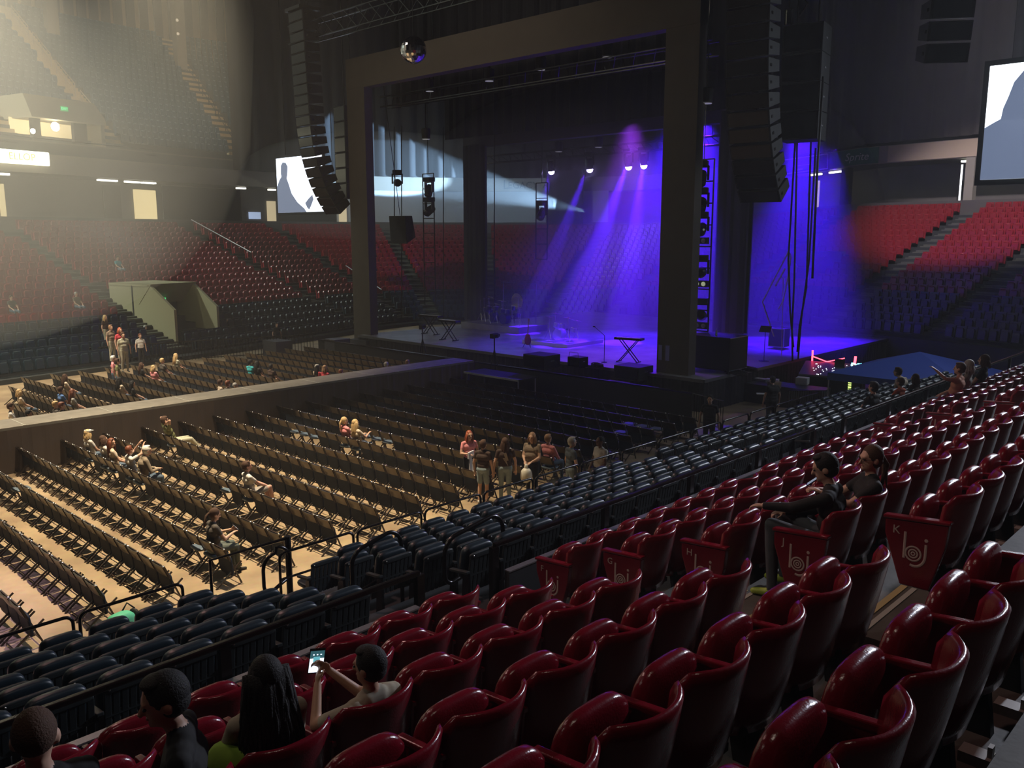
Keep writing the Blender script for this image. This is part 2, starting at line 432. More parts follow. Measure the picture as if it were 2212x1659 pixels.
# ---------------------------------------------------------------- navy seat of the lower blocks
def blue_parts():
    b = MB()
    for k in range(7):
        x = -.205 + k * .0683
        b.prism([(-.030, .785), (-.005, .785), (.055, .36), (.03, .35)], 'x', x - .028, x + .028)
    b.ell((0, -.012, .795), (.240, .024, .035), seg=16, rings=8, e=.5)
    b.box((-.235, .0, .55), (.235, .02, .60)); b.box((-.235, .03, .36), (.235, .05, .41))
    back = b.mesh('backrest', M_slat, bevel=.006)
    s = MB().ell((0, .135, .665), (.238, .062, .215), M=Matrix.Rotation(R(8), 3, 'X'), seg=20, rings=12, e=.45)
    seat = s.mesh('seat_cushion', M_navy, smooth=True, weld=True)
    s = MB().ell((0, .24, .42), (.225, .22, .04), seg=20, rings=8, e=.45)
    seatd = s.mesh('seat_cushion', M_navy, smooth=True, weld=True)
    a = MB().prism([(-.02, .60), (.26, .57), (.27, .60), (-.02, .635)], 'x', -.03, .03); arm = a.mesh('armrest', M_slat, bevel=.008)
    l = MB().prism([(-.03, .60), (.05, .58), (.09, 0), (-.06, 0)], 'x', -.02, .02); leg = l.mesh('leg', M_black)
    c = MB().ell((-.19, -.03, .80), (.011, .011, .011), seg=8, rings=6); bolt = c.mesh('bolt', M_chrome, smooth=True)
    return back, seat, arm, leg, bolt, seatd
BP = blue_parts()
NBLUE = 0
def blue_seat(x, y, z, label, down=False):
    global NBLUE; NBLUE += 1
    s = thing('folding_arena_seat', label, 'seat', (x, y, z), 0, 'navy slat-backed seats in front of the red rows')
    link_part('backrest', BP[0], s); link_part('seat_cushion', BP[5] if down else BP[1], s)
    link_part('armrest', BP[2], s, (-.27, 0, 0)); link_part('leg', BP[3], s, (-.27, 0, 0)); link_part('bolt', BP[4], s)
    return s
BN = ['just below the long black rail', 'second row below the long black rail', 'middle navy row', 'second navy row from the floor', 'lowest navy row at the floor']
for i in range(5):
    y, z = BY[i] + .05, BZ[i]
    k = 0
    while True:
        x = AX0 - SP * (k + .5)
        if x < .285 * y - .6: break
        blue_seat(x, y, z, f'navy slatted seat, {ORD[k]} left of the stairs, {BN[i]}'); k += 1
    for k in range(14):
        x = AX1 + .1 + SP * (k + .5)
        blue_seat(x, y, z, f'navy slatted seat, {ORD[k]} right of the stairs, {BN[i]}', down=(i == 4 and k == 0))
    for k in range(20):
        x = AX3 + SP * (k + .5)
        if x > 27 + (4 - i) * .2: break
        blue_seat(x, y, z, f'navy slatted seat past the second aisle, {ORD[k]} along, {BN[i]}')

# ---------------------------------------------------------------- rails
def long_rail(x0, x1, label):
    y = 6.12; zt = 3.40
    b = thing('guard_rail', label, 'railing', (x0, y, BZ[0]))
    MB().box((0, -.025, zt - BZ[0] - .05), (x1 - x0, .025, zt - BZ[0])).build('top_rail', M_black, b, bevel=.01)
    MB().box((0, -.02, .52), (x1 - x0, .02, .56)).build('lower_rail', M_black, b)
    n = max(1, round((x1 - x0) / 2.1))
    for k in range(n + 1):
        xx = (x1 - x0) * k / n
        MB().box((xx - .045, -.03, 0), (xx + .045, .03, zt - BZ[0] - .04)).build('post', M_black, b)
long_rail(-1.0, AX0 + .1, 'long black rail between the navy and red seats, left of the stairs')
long_rail(AX1 - .1, AX2, 'long black rail between the navy and red seats, right of the stairs')
long_rail(AX3, 30, 'black rail between the navy and red seats past the second aisle')
def hoop(pts, r, label, posts=(), name='hand_rail'):
    o = MB().tube(pts, r, seg=8).build(name, M_black, smooth=True); tag(o, label, 'railing'); return o
# crowd rail in front of the lowest navy row
k = 0; x = 2.2; SEGL = 1.42
while x < 24.5:
    L = 1.34
    if not (5.6 < x + L * .5 < 6.3):
        y = 10.93; z0 = BZ[4]; zt = 1.93
        b = thing('crowd_rail', f'black inverted-U rail on the lowest navy step, {ORD[k]} of the run', 'railing', (x, y, z0), 0, 'black rails along the floor edge')
        r = .10
        arc = lambda cx, cz, a0, a1: [(cx + r*math.cos(a0+(a1-a0)*i/4), 0, cz + r*math.sin(a0+(a1-a0)*i/4)) for i in range(5)]
        pts = [(0, 0, 0)] + arc(r, zt - z0 - r, PI, PI/2) + arc(L - r, zt - z0 - r, PI/2, 0) + [(L, 0, 0)]
        MB().tube(pts, .022, seg=7).build('hoop', M_black, b, smooth=True)
        MB().tube([(0, 0, .30), (L, 0, .30)], .018, seg=6).build('lower_rail', M_black, b)
        k += 1
    x += SEGL
# tall post and curled hand rails at the aisle
def curl(cx, y, z, L, Hh, label, th=.028):
    b = thing('hand_rail', label, 'railing', (cx, y, z))
    r = .22; pts = [(0, L, 0), (0, L, Hh - r)]
    pts += [(0, L - r + r*math.cos(a), Hh - r + r*math.sin(a)) for a in [PI/2*i/6 for i in range(1, 7)]]
    pts += [(0, r, Hh - .08)]
    pts += [(0, r + r*math.cos(a), Hh - .08 - r + r*math.sin(a)) for a in [PI/2 + PI*.5*i/5 for i in range(1, 6)]]
    pts += [(0, 0, Hh - .55)] + [(0, .12 - .12*math.cos(a), Hh - .55 - .12*math.sin(a)) for a in [PI/2*i/4 for i in range(1, 5)]] + [(0, L, Hh - .50)]
    MB().tube(pts, th, seg=8).build('tube', M_black, b, smooth=True)
    return b
def curlx(x0, y, z, L, Hh, label):
    b = curl(0, 0, 0, L, Hh, label); b.location = (x0, y, z); b.rotation_euler = (0, 0, -PI/2); return b
curlx(6.1, 8.6, BZ[2], .80, 1.05, 'curled black hand rail rising beside the lowest aisle seats')
curlx(6.55, 7.35, BZ[1], 1.0, 1.15, 'large curled black hand rail in the middle of the navy seats')
p = WY(625, 1160, 11.0)
curlx(p.x - .45, 11.02, 0, .45, 2.0, 'curled black rail on the thick post at the foot of the stairs')
b = thing('guard_rail', 'thick black post and rail at the foot of the aisle stairs', 'railing', (p.x, 11.05, 0))
MB().tube([(0, 0, 0), (0, 0, p.z)], .05, seg=8).build('post', M_black, b)
MB().tube([(0, 0, p.z - .03), (-1.25, 0, p.z - .03), (-1.25, 0, 0)], .025, seg=7).build('top_rail', M_black, b)
# ================================================================ folding chairs on the floor (they face +X)
def chair_parts():
    P = {}
    t = MB()
    for k in range(2):
        z0, z1 = (.50, .72)
    G = []; G2 = []
    n = 8
    def row(z, x, bulge, off):
        return [Vector((x + off + bulge * (1 - (2*k/n - 1)**2) * -1, (-.215 + .43*k/n), z)) for k in range(n+1)]
    pr = [(.53, .285, .018), (.60, .255, .022), (.67, .225, .026), (.740, .195, .026)]
    rows = [row(z, x, b, -.014) for z, x, b in pr] + [row(z, x, b, .014) for z, x, b in pr[::-1]]
    m = MB(); m.grid(rows + [rows[0]])
    for s in (0, n):
        m.f.append(tuple(i*(n+1)+s for i in range(8))); m.m.append(0)
    P['backrest'] = m.mesh('backrest', M_backb, smooth=False, weld=True)
    m = MB().ell((.335, 0, .375), (.028, .254, .205), M=Matrix.Rotation(R(-6), 3, 'Y'), seg=16, rings=10, e=.35)
    P['seat'] = m.mesh('seat', M_cush, smooth=True, weld=True)
    m = MB().ell((.42, 0, .42), (.20, .215, .030), seg=16, rings=8, e=.45)
    P['seat_down'] = m.mesh('seat', M_bluecush, smooth=True, weld=True)
    for s, nm in ((1, 'A'), (-1, 'B')):
        m = MB().bar((.215, s*.235, .735), (.516, s*.235, 0), .022, .030)
        P['front' + nm] = m.mesh('leg', M_brown)
        m = MB().bar((.545, s*.215, .43), (0, s*.215, 0), .022, .030)
        P['rear' + nm] = m.mesh('leg', M_brown)
    for q, (a, b, t_) in enumerate((((.07, -.215, .055), (.07, .215, .055), .02), ((.47, -.235, .11), (.47, .235, .11), .02), ((.215, -.235, .735), (.215, .235, .735), .024))):
        P['bar%d' % q] = MB().bar(a, b, t_).mesh('crossbar', M_brown)
    for q in (-1, 1): P['cap%d' % q] = MB().ell((.205, q*.21, .745), (.026, .028, .018), seg=10, rings=6).mesh('bracket', M_chrome, smooth=True)
    return P
CP = chair_parts()
def chair(x, y, label, down=False):
    s = thing('folding_chair', label, 'chair', (x - .215, y, 0), 0, 'folding chairs set out on the floor')
    link_part('backrest', CP['backrest'], s); link_part('seat', CP['seat_down' if down else 'seat'], s)
    for k in ('frontA', 'frontB', 'rearA', 'rearB'): link_part('leg', CP[k], s)
    for q in range(3): link_part('crossbar', CP['bar%d' % q], s)
    for q in (-1, 1): link_part('bracket', CP['cap%d' % q], s)
    return s
def simple_chair(mb, x, y, rot=0.0):
    """same chair with fewer faces, for the mass of chairs farther off"""
    s = MB()
    T = Matrix.Translation((x - .215, y, 0)) @ Matrix.Rotation(rot, 4, 'Z')
    s.mi = 0; s.bar((.285, 0, .52), (.195, 0, .74), .42, .02, upv=(1, 0, 0))
    s.mi = 1; s.bar((.355, 0, .18), (.315, 0, .58), .50, .05, upv=(1, 0, 0))
    s.mi = 2
    for q in (-1, 1):
        s.bar((.215, q*.235, .735), (.516, q*.235, 0), .022, .030); s.bar((.545, q*.215, .43), (0, q*.215, 0), .022, .030)
    s.bar((.07, -.215, .055), (.07, .215, .055), .02)
    s.mi = 3
    for q in (-1, 1): s.cbox((.205, q*.20, .742), (.026, .026, .016))
    mb.merge(s, T)
DOWN = set()
def rowx(i, y): return 3.98 + 1.175 * i
for p in [(0,8),(1,3)]: pass
NCH = 0; mass = MB(); CHAIRS = {}
cand = []
for i in range(-1, 18):
    for k in range(22):
        y = 14.86 + .54 * k
        x = rowx(i, y)
        if x < .245 * y: continue
        cand.append((math.hypot(x, y), i, k, x, y))
cand.sort()
SEATPX = [(157, 938), (181, 952), (216, 962), (250, 975), (290, 985), (338, 915), (508, 1010), (432, 1128), (699, 915), (738, 920), (1188, 948)]
def at_chair_(u, v):
    p = WZ(u, v, 1.20); k = max(0, min(21, round((p.y - 14.86) / .54))); y = 14.86 + .54*k
    return min(range(-1, 18), key=lambda i: abs(rowx(i, y) - .08 - p.x)), k
DOWNC = {(10, 10), (10, 11), (10, 12), (9, 14), (9, 15), (9, 16), (15, 2), (16, 1), (16, 2), (16, 3), (3, 2), (3, 1), (5, 8), (2, 15)} | set(at_chair_(*q) for q in SEATPX)
for n, (d, i, k, x, y) in enumerate(cand):
    if n < 298:
        rn = 'last row before the camera side' if i < 0 else f'{ORD[i]} row from the left edge'
        chair(x, y, f'dark folding chair, {ORD[k]} from the near end of the {ORD[max(i,0)]} row up to the stage', (i, k) in DOWNC)
    else: simple_chair(mass, x, y)
# the far block behind the runway
for j in range(0, 14):
    for k in range(21):
        y = 28.6 + .54 * k; x = 11.9 + 1.15 * j - .02 * (y - 28.6)
        simple_chair(mass, x, y)
for k in range(21):
    for j in (-1, -2, -3):
        y = 28.6 + .54 * k; x = 11.9 + 1.15 * j - .02 * (y - 28.6)
        if x > .28 * y: simple_chair(mass, x, y)
o = mass.build('folding_chairs', [M_backb, M_cush, M_brown, M_chrome])
tag(o, 'mass of dark folding chairs near the stage and beyond the runway', 'chairs', None, 'stuff')

# ---------------------------------------------------------------- runway with draped skirt
def fold_wall(mb, pts, z0, z1, amp, pitch, top=None):
    """pleated cloth hung along a line of plan points"""
    G0 = []; G1 = []; s = 0.0
    for a, b in zip(pts[:-1], pts[1:]):
        a = Vector((*a, 0)); b = Vector((*b, 0)); L = (b - a).length; n = max(2, int(L / pitch * 4)); nn = (b - a).cross(Vector((0, 0, 1))).normalized()
        for i in range(n):
            p = a.lerp(b, i / n); ph = (s + L * i / n) / pitch * 2 * PI
            q = nn * amp * (math.sin(ph) + .5 * math.sin(2.3 * ph + 1))
            G0.append(p + q + Vector((0, 0, z0))); G1.append(p + q * .6 + Vector((0, 0, z1)))
        s += L
    G0.append(Vector((*pts[-1], z0))); G1.append(Vector((*pts[-1], z1)))
    mb.grid([G0, G1]); return mb
rw = thing('runway', 'long raised runway with brown draped skirt crossing the chairs', 'runway', (0, 0, 0))
MB().box((-4, 26.34, 1.18), (25.3, 27.62, 1.31)).build('platform', mat('grey carpet', (.20, .185, .155), .8, noise=.15, nscale=3), rw)
m = MB(); fold_wall(m, [(-4, 26.31), (25.3, 26.31)], 0.0, 1.24, .012, .36); fold_wall(m, [(25.33, 26.31), (25.33, 27.65)], 0, 1.24, .02, .36)
fold_wall(m, [(25.3, 27.65), (-4, 27.65)], 0, 1.24, .012, .36)
m.build('skirt', M_drapeb, rw)
m = MB()
for x in [-2 + 2.44 * k for k in range(12)]: m.box((x - .012, 26.34, 1.311), (x + .012, 27.62, 1.316))
for x in [-2 + 1.22 * k for k in range(23)]: m.cbox((x, 26.36, 1.315), (.09, .05, .02))
m.build('edge_clips', M_gtape, rw)

# ---------------------------------------------------------------- stage
SX, SY0, SY1, SZ = 28.0, 16.75, 38.2, 1.25
st = thing('stage', 'wide black-skirted stage deck lit blue', 'stage', (0, 0, 0))
MB().box((SX, SY0, SZ - .12), (48, SY1, SZ)).build('deck', M_deck, st)
m = MB(); fold_wall(m, [(SX + .03, SY1), (SX + .03, SY0), (48, SY0 + .02)], 0, SZ - .12, .02, .3)
m.build('skirt', M_drape, st)
MB().box((SX - .03, SY0 - .03, SZ - .11), (SX, SY1, SZ + .005)).box((SX - .03, SY0 - .03, SZ - .11), (48, SY0, SZ + .005)).build('edge_trim', mat('dark trim', (.12, .12, .13), .4), st)
# thin pink lines along the deck
m = MB()
for (u0, v0, u1, v1) in ((1050, 745, 1180, 728), (940, 742, 1010, 722), (1490, 789, 1500, 786)):
    a = WZ(u0, v0, SZ + .004); b = WZ(u1, v1, SZ + .004); m.bar(a, b, .05, .004)
m.build('deck_lines', mat('pink line', (.8, .45, .6), .5), st)
# low fence in front of stage
bf = thing('stage_barrier', 'black barrier in front of the stage skirt', 'barrier', (0, 0, 0))
MB().box((25.95, 16.0, 1.08), (26.05, 39.0, 1.14)).build('top_rail', M_black, bf)
MB().box((25.98, 16.0, .02), (26.02, 39.0, 1.08)).build('panel', M_blackm, bf)

# portals: fabric covered columns with header
def portal(x, yl, yr, wl, wr, d, zt, hb, m, label, zb=SZ, right=True):
    b = thing('stage_portal', label, 'portal frame', (x, 0, 0))
    MB().box((0, yl, zb - .5), (d, yl + wl, zt)).build('column', m, b)
    if right: MB().box((0, yr - wr, zb), (d, yr, zt)).build('column', m, b)
    MB().box((-.02, yr - wr, hb), (d + .02, yl + wl, zt)).build('header', m, b)
    return b
M_port = mat('portal fabric', (.085, .072, .058), .85, noise=.06, nscale=2)
p1 = portal(28.4, 37.6, 19.15, 1.5, 1.45, .5, 15.65, 14.12, M_port, 'tall brown fabric front portal framing the stage')
M_port2 = mat('rear portal fabric', (.055, .050, .056), .85)
p2 = portal(38.0, 38.8, 22.4, 1.55, 1.7, .5, 14.2, 11.9, M_port2, 'dark second portal behind the front one, on the stage')
# white printed marks on the right column foot
m = MB()
for k, (u0, u1) in enumerate(((1422, 1429), (1437, 1445))):
    a = WX(u0, 775, 28.39); b = WX(u1, 790, 28.39)
    m.box((-.012, min(a.y, b.y), 1.75), (-.004, max(a.y, b.y), 2.35))
m.build('panel_mark', mat('blue mark', (.25, .25, .6), .5), p1)

# percussion riser, drum kits and stage gear
def wood_box(name, lo, hi, m, label, cat, **k):
    o = MB().box((lo[0]-lo[0], 0, 0), (hi[0]-lo[0], hi[1]-lo[1], hi[2]-lo[2])).build(name, m, bevel=.01, **k); o.location = lo; return tag(o, label, cat)
dr = WZ(1215, 742, SZ)
riser = thing('drum_riser', 'low white-edged riser under the clear drum kit', 'riser', (dr.x - 1.2, dr.y - 1.3, SZ))
MB().box((0, 0, 0), (2.8, 2.9, .16)).build('platform', M_deck, riser)
MB().box((-.02, 0, .0), (0, 2.9, .16)).box((-.02, -.02, 0), (2.8, 0, .16)).build('edge_trim', mat('bright trim', (.7, .7, .72), .4), riser)
M_clear = mat('clear drum shell', (.75, .75, .9), .12, alpha=.35)
M_head = mat('drum head', (.7, .7, .75), .4)
M_cym = mat('cymbal brass', (.8, .65, .35), .22, metal=1)
def cym(mb, x, y, z, r, tilt=12):
    s = MB().lathe([(r, 0), (r*.6, .015), (r*.18, .03), (r*.15, .05), (.0, .055)], seg=20)
    mb.merge(s, Matrix.Translation((x, y, z)) @ Matrix.Rotation(R(tilt), 4, 'Y'))
def drum_kit(loc, label, shell, sc=1.0, big=False):
    k = thing('drum_kit', label, 'drum kit', loc)
    T = []
    m = MB(); s = MB().lathe([(.28, -.2), (.285, -.2), (.285, .2), (.28, .2)], seg=24)
    m.merge(s, Matrix.Translation((0, 0, .30)) @ Matrix.Rotation(PI/2, 4, 'Y')); m.build('bass_drum', shell, k, smooth=False)
    if big:
        m = MB(); m.merge(s, Matrix.Translation((.1, 1.0, .32)) @ Matrix.Rotation(PI/2, 4, 'Y') @ Matrix.Rotation(.3, 4, 'X')); m.build('bass_drum', shell, k)
    toms = [(-.05, -.22, .72, .14), (-.05, .18, .74, .14), (.45, -.52, .5, .19), (.50, .50, .62, .17)]
    if big: toms += [(-.05, .7, .85, .15), (-.1, 1.2, .85, .15), (.2, 1.7, .7, .2), (-.1, -.7, .95, .12), (.6, 1.9, .6, .25)]
    for (x, y, z, r) in toms:
        m = MB(); m.merge(MB().lathe([(r, -.11), (r*1.03, -.10), (r*1.03, .10), (r, .11)], seg=18), Matrix.Translation((x, y, z)) @ Matrix.Rotation(R(14), 4, 'Y'))
        dd = m.build('tom_drum', shell, k)
        m = MB(); m.merge(MB().lathe([(r*1.04, .10), (r*1.04, .12), (0, .121)], seg=18), Matrix.Translation((x, y, z)) @ Matrix.Rotation(R(14), 4, 'Y')); m.build('drum_hoop', M_chrome, dd)
    cy = [(-.1, -.62, 1.15, .24), (-.1, .62, 1.12, .22), (.55, .78, 1.25, .26), (.3, -.85, 1.0, .19)]
    if big: cy += [(-.2, 1.1, 1.5, .26), (.2, 1.9, 1.35, .24), (-.1, -1.1, 1.55, .3), (.3, 2.3, 1.2, .2)]
    for (x, y, z, r) in cy:
        m = MB(); cym(m, x, y, z, r); cc = m.build('cymbal', M_cym, k)
        m = MB().tube([(x, y, z), (x + .02, y, .45)], .012)
        for a in range(3): m.tube([(x + .02, y, .5), (x + .02 + .25*math.cos(a*2.1), y + .25*math.sin(a*2.1), .01)], .010, seg=5)
        m.build('stand', M_chrome, cc)
    MB().lathe([(.16, .46), (.17, .50), (.15, .53), (0, .54)], c=(.75, 0, 0), seg=16).tube([(.75, 0, 0), (.75, 0, .47)], .025).build('stool', M_black, k)
    return k
drum_kit((dr.x - .1, dr.y + .1, SZ + .16), 'clear-shelled drum kit at centre stage with brass cymbals', M_clear)
pk = WZ(1075, 712, SZ)
drum_kit((pk.x, pk.y - .6, SZ + .35), 'large percussion set with many cymbals at the stage rear', mat('blue drum shell', (.06, .06, .25), .25), big=True)
wood_box('riser_platform', (pk.x - .8, pk.y - 2.4, SZ), (pk.x + 1.6, pk.y + 2.2, SZ + .35), M_deck, 'raised platform beneath the large percussion set', 'riser')
g = thing('gong_frame', 'thin metal gong frame behind the percussion set', 'stand', (pk.x + 1.5, pk.y - 1.6, SZ))
MB().tube([(0, 0, 0), (0, 0, 2.6), (0, 2.6, 2.62), (0, 2.6, 0)], .025).build('frame', M_alu, g)
m = MB(); m.merge(MB().lathe([(.45, 0), (.47, .03), (.3, .06), (0, .07)], seg=24), Matrix.Translation((0, 1.5, 1.55)) @ Matrix.Rotation(PI/2, 4, 'Y')); m.build('gong', M_cym, g)
# keyboards on X stand
def keyboard(u, v, label, ry=0.2, w=1.25):
    p = WZ(u, v, SZ); k = thing('keyboard', label, 'keyboard', (p.x, p.y, SZ), ry)
    MB().box((-.2, -w/2, .95), (.2, w/2, 1.05)).build('body', M_black, k, bevel=.02)
    MB().box((-.18, -w/2+.1, 1.05), (-.02, w/2-.1, 1.062)).build('keys', M_white, k)
    m = MB()
    for q in (-.12, .12): m.bar((q, -.45, 0), (q, .4, .95), .035).bar((q, .45, 0), (q, -.4, .95), .035)
    m.bar((-.25, -.45, .02), (.25, -.45, .02), .04).bar((-.25, .45, .02), (.25, .45, .02), .04)
    m.build('x_stand', M_black, k); return k
keyboard(1358, 782, 'keyboard on a black X stand near the front of the stage')
keyboard(970, 735, 'keyboard on an X stand at the far left of the stage', .1)
keyboard(930, 722, 'second keyboard behind the far left X stand keyboard', .1, 1.5)
def mic_stand(u, v, label, hh=1.5):
    p = WZ(u, v, SZ); k = thing('microphone_stand', label, 'microphone stand', (p.x, p.y, SZ))
    m = MB().tube([(0, 0, .02), (0, 0, 1.15)], .014).tube([(0, 0, 1.15), (-.12, .45, hh)], .010)
    m.build('stand', M_black, k); MB().lathe([(.13, 0), (.13, .02), (.02, .03)], seg=16).build('base', M_black, k)
    MB().ell((-.13, .47, hh + .01), (.03, .07, .03)).build('microphone', M_black, k, smooth=True); return k
mic_stand(1305, 783, 'boom microphone stand in front of the clear drum kit')
mic_stand(1463, 770, 'microphone stand beside the front right column')
gp = WZ(1140, 750, SZ)
gt = thing('guitar', 'electric guitar leaning upright on a floor stand', 'guitar', (gp.x, gp.y, SZ), .4)
MB().ell((0, 0, .33), (.05, .17, .22), e=.8).ell((0, 0, .50), (.05, .13, .14), e=.8).build('body', mat('guitar red', (.3, .05, .05), .2), gt, smooth=True)
MB().bar((0, 0, .6), (.12, 0, 1.25), .05, .03).cbox((.13, 0, 1.30), (.03, .08, .15)).build('neck', mat('neck wood', (.45, .3, .2), .4), gt)
MB().tube([(.1, 0, .5), (-.15, .2, 0)], .012).tube([(.1, 0, .5), (-.15, -.2, 0)], .012).tube([(.1, 0, .5), (.3, 0, 0)], .012).build('floor_stand', M_black, gt)
def cabinet(p, sx, sy, sz, label, name='speaker_cabinet', cat='speaker', wedge=False, rz=0.0, base=SZ):
    k = thing(name, label, cat, (p.x, p.y, base), rz)
    m = MB()
    if wedge: m.prism([(-sx/2, 0), (sx/2, 0), (sx/2, sz*.45), (-sx*.1, sz), (-sx/2, sz)], 'y', -sy/2, sy/2)
    else: m.box((-sx/2, -sy/2, 0), (sx/2, sy/2, sz))
    m.build('body', M_blackm, k, bevel=.015)
    MB().box((-sx/2-.012, -sy/2+.05, .05), (-sx/2, sy/2-.05, sz-.06)).build('grille', M_black, k)
    MB().box((-sx*.1, -sy/2-.015, sz*.55), (sx*.12, -sy/2, sz*.62)).build('handle', M_alu, k)
    return k
cabinet(WZ(1170, 793, SZ), 1.0, 1.15, .55, 'black low speaker cabinet at the stage lip, left of the road case')
cabinet(WZ(1368, 818, SZ - .3), 1.0, 1.2, .55, 'black low speaker cabinet at the stage lip before the keyboard', base=SZ - .3)
MB().box((0,0,0),(1,1,1))
c1 = cabinet(WZ(1248, 792, SZ), .55, .65, .42, 'small open equipment case on the stage lip', 'equipment_case', 'case')
MB().tube([(-.27, -.25, .42), (-.27, -.22, .62), (-.27, .22, .62), (-.27, .25, .42)], .012).build('handle', M_alu, c1)
pc = WZ(1545, 800, SZ)
rc = thing('road_case', 'big black rolling road case at the right stage corner', 'road case', (pc.x + .1, pc.y, SZ))
MB().box((-.7, -.95, .12), (.7, .95, 1.42)).build('body', M_blackm, rc, bevel=.02)
m = MB()
for a in (-.62, .62):
    for b_ in (-.85, .85): m.lathe([(.02, 0), (.06, .01), (.06, .11), (.02, .12)], c=(a, b_, 0), seg=10)
m.build('casters', M_black, rc)
m = MB()
for b_ in (-.955, .955): m.box((-.70, b_ - .01, .12), (.70, b_ + .01, .15)).box((-.70, b_ - .01, 1.39), (.70, b_ + .01, 1.42))
m.build('edge_trim', M_alu, rc)
bt = MB().lathe([(.035, 0), (.04, .02), (.04, .17), (.015, .23), (.015, .27)], seg=12).build('water_bottle', mat('bottle', (.4, .45, .35), .3)); bt.location = (pc.x - .2, pc.y - .1, SZ + 1.42)
tag(bt, 'pale bottle standing on the big black road case', 'bottle')
# amp rack and music stand at right
pa = WZ(1682, 752, SZ)
am = thing('amplifier_rack', 'silver-edged amplifier case standing at stage right', 'case', (pa.x, pa.y, SZ))
MB().box((-.3, -.38, .1), (.3, .38, .95)).build('body', M_blackm, am)
m = MB()
for (y0, y1, z0, z1) in ((-.4, .4, .93, .97), (-.4, .4, .08, .12), (-.4, -.36, .1, .95), (.36, .4, .1, .95)): m.box((-.32, y0, z0), (-.28, y1, z1))
m.build('edge_trim', M_alu, am)
pm = WZ(1650, 780, SZ)
ms = thing('music_stand', 'black music stand in front of the amplifier case', 'music stand', (pm.x, pm.y, SZ))
MB().tube([(0, 0, 0), (0, 0, 1.25)], .015).lathe([(.22, 0), (.22, .015), (.02, .03)], seg=12).build('pole', M_black, ms)
MB().cbox((0, 0, 1.38), (.30, .5, .02), Matrix.Rotation(R(-55), 3, 'Y')).build('desk', M_black, ms)
# bent white rods sculpture
def rods():
    k = thing('angular_sculpture', 'tall angular sculpture of pale bent rods at stage right', 'sculpture', (0, 0, 0))
    X = 36.0
    def q(u, v, dx=0): return WX(u, v, X + dx)
    M_rod = mat('pale rod', (.75, .72, .8), .35)
    MB().tube([q(1672, 727), q(1647, 652), q(1701, 548), q(1707, 570)], .035).build('rod', M_rod, k)
    MB().tube([q(1675, 618), q(1696, 580)], .035).build('rod', M_rod, k)
    MB().tube([q(1681, 668), q(1692, 650), q(1702, 600), q(1709, 555), q(1703, 540), q(1699, 552)], .028).build('rod', M_rod, k)
    b = q(1690, 735); MB().tube([(b.x, b.y, SZ), q(1692, 600)], .02).build('pole', M_rod, k)
rods()
# cables and clutter on the stage edge
def cable(pts, r, label, m=M_cable, name='cable'):
    o = MB().tube(pts, r, seg=6).build(name, m, smooth=True); tag(o, label, 'cable'); return o
def coil(u, v, z, label, rad=.3, m=M_cable, n=5):
    c = WZ(u, v, z); pts = []
    for i in range(n * 14):
        a = 2*PI*i/14; rr = rad*(.7 + .3*math.sin(i*.9)); pts.append((c.x + rr*math.cos(a), c.y + rr*1.5*math.sin(a), z + .02 + .022*(i/14) + .01*math.sin(i*2.1)))
    return cable(pts, .018, label, m, 'cable_coil')
coil(1290, 792, SZ, 'coil of black cable beside the small equipment case')
coil(1590, 808, SZ, 'heap of black cable behind the road case', .45)
coil(1615, 800, SZ, 'second heap of black cable on the right stage edge', .4)
# ================================================================ the far bowl
# plan of the balcony front, seen from above (metres)
FP = [(-12, 56.5), (-2, 58.5), (7, 60), (17.5, 61.8), (27, 64.2), (36, 66.5), (45, 66.5), (54, 62.5), (61, 56), (65.5, 47), (67, 37), (66, 27), (64.6, 18.5), (63.0, 9), (60.5, 0), (57, -9)]
def catmull(P, n=12):
    out = []
    for i in range(1, len(P) - 2):
        p0, p1, p2, p3 = [Vector((*q, 0)) for q in P[i-1:i+3]]
        for k in range(n):
            t = k / n
            out.append(.5*((2*p1) + (-p0+p2)*t + (2*p0-5*p1+4*p2-p3)*t*t + (-p0+3*p1-3*p2+p3)*t**3))
    out.append(Vector((*P[-2], 0))); return out
PATH = catmull(FP)
NRM = []
for i, p in enumerate(PATH):
    d = (PATH[min(i+1, len(PATH)-1)] - PATH[max(i-1, 0)]).normalized(); NRM.append(Vector((-d.y, d.x, 0)))
for it in range(6):
    NRM = [((NRM[max(i-1,0)] + NRM[i]*2 + NRM[min(i+1,len(NRM)-1)]).normalized()) for i in range(len(NRM))]
NP = len(PATH)
def zoff(i):   # the end stands sit a little higher
    t = max(0, min(1, (i / (NP - 1) - .62) / .15)); return 1.15 * t
def ring(d, z, i0=0, i1=None): 
    i1 = NP if i1 is None else i1
    return [PATH[i] + NRM[i] * d + Vector((0, 0, z + zoff(i))) for i in range(i0, i1)]
def upix(p): q = p - CAM; wv = q.dot(FW); return 1106 + FPX * q.dot(RT) / wv
def vpix(p): q = p - CAM; wv = q.dot(FW); return 829.5 - FPX * q.dot(UP) / wv
def idx_at(u, d=-1.0, z=7.0):
    best = min(range(NP), key=lambda i: abs(upix(PATH[i] + NRM[i]*d + Vector((0,0,z))) - u)); return best
NROW = 15; TD = .85; RS = .345
ZT = 6.75                                    # tread of the top red row
def row_d(r): return -1.3 - TD * r
def row_z(r): return ZT - RS * r
g = []
g.append(ring(-.6, ZT)); 
for r in range(NROW + 5):
    zz = row_z(r) if r < NROW else row_z(NROW - 1) - .34 * (r - NROW + 1)
    d = row_d(r)
    g.append(ring(d + .30, zz)); g.append(ring(d - .55, zz))
g.append(ring(row_d(NROW + 4) - .55, -1.4))
m = MB(); m.grid(g); struct(m.build('floor_stand', mat('stand riser', (.030, .036, .036), .75, noise=.2, nscale=.8)))
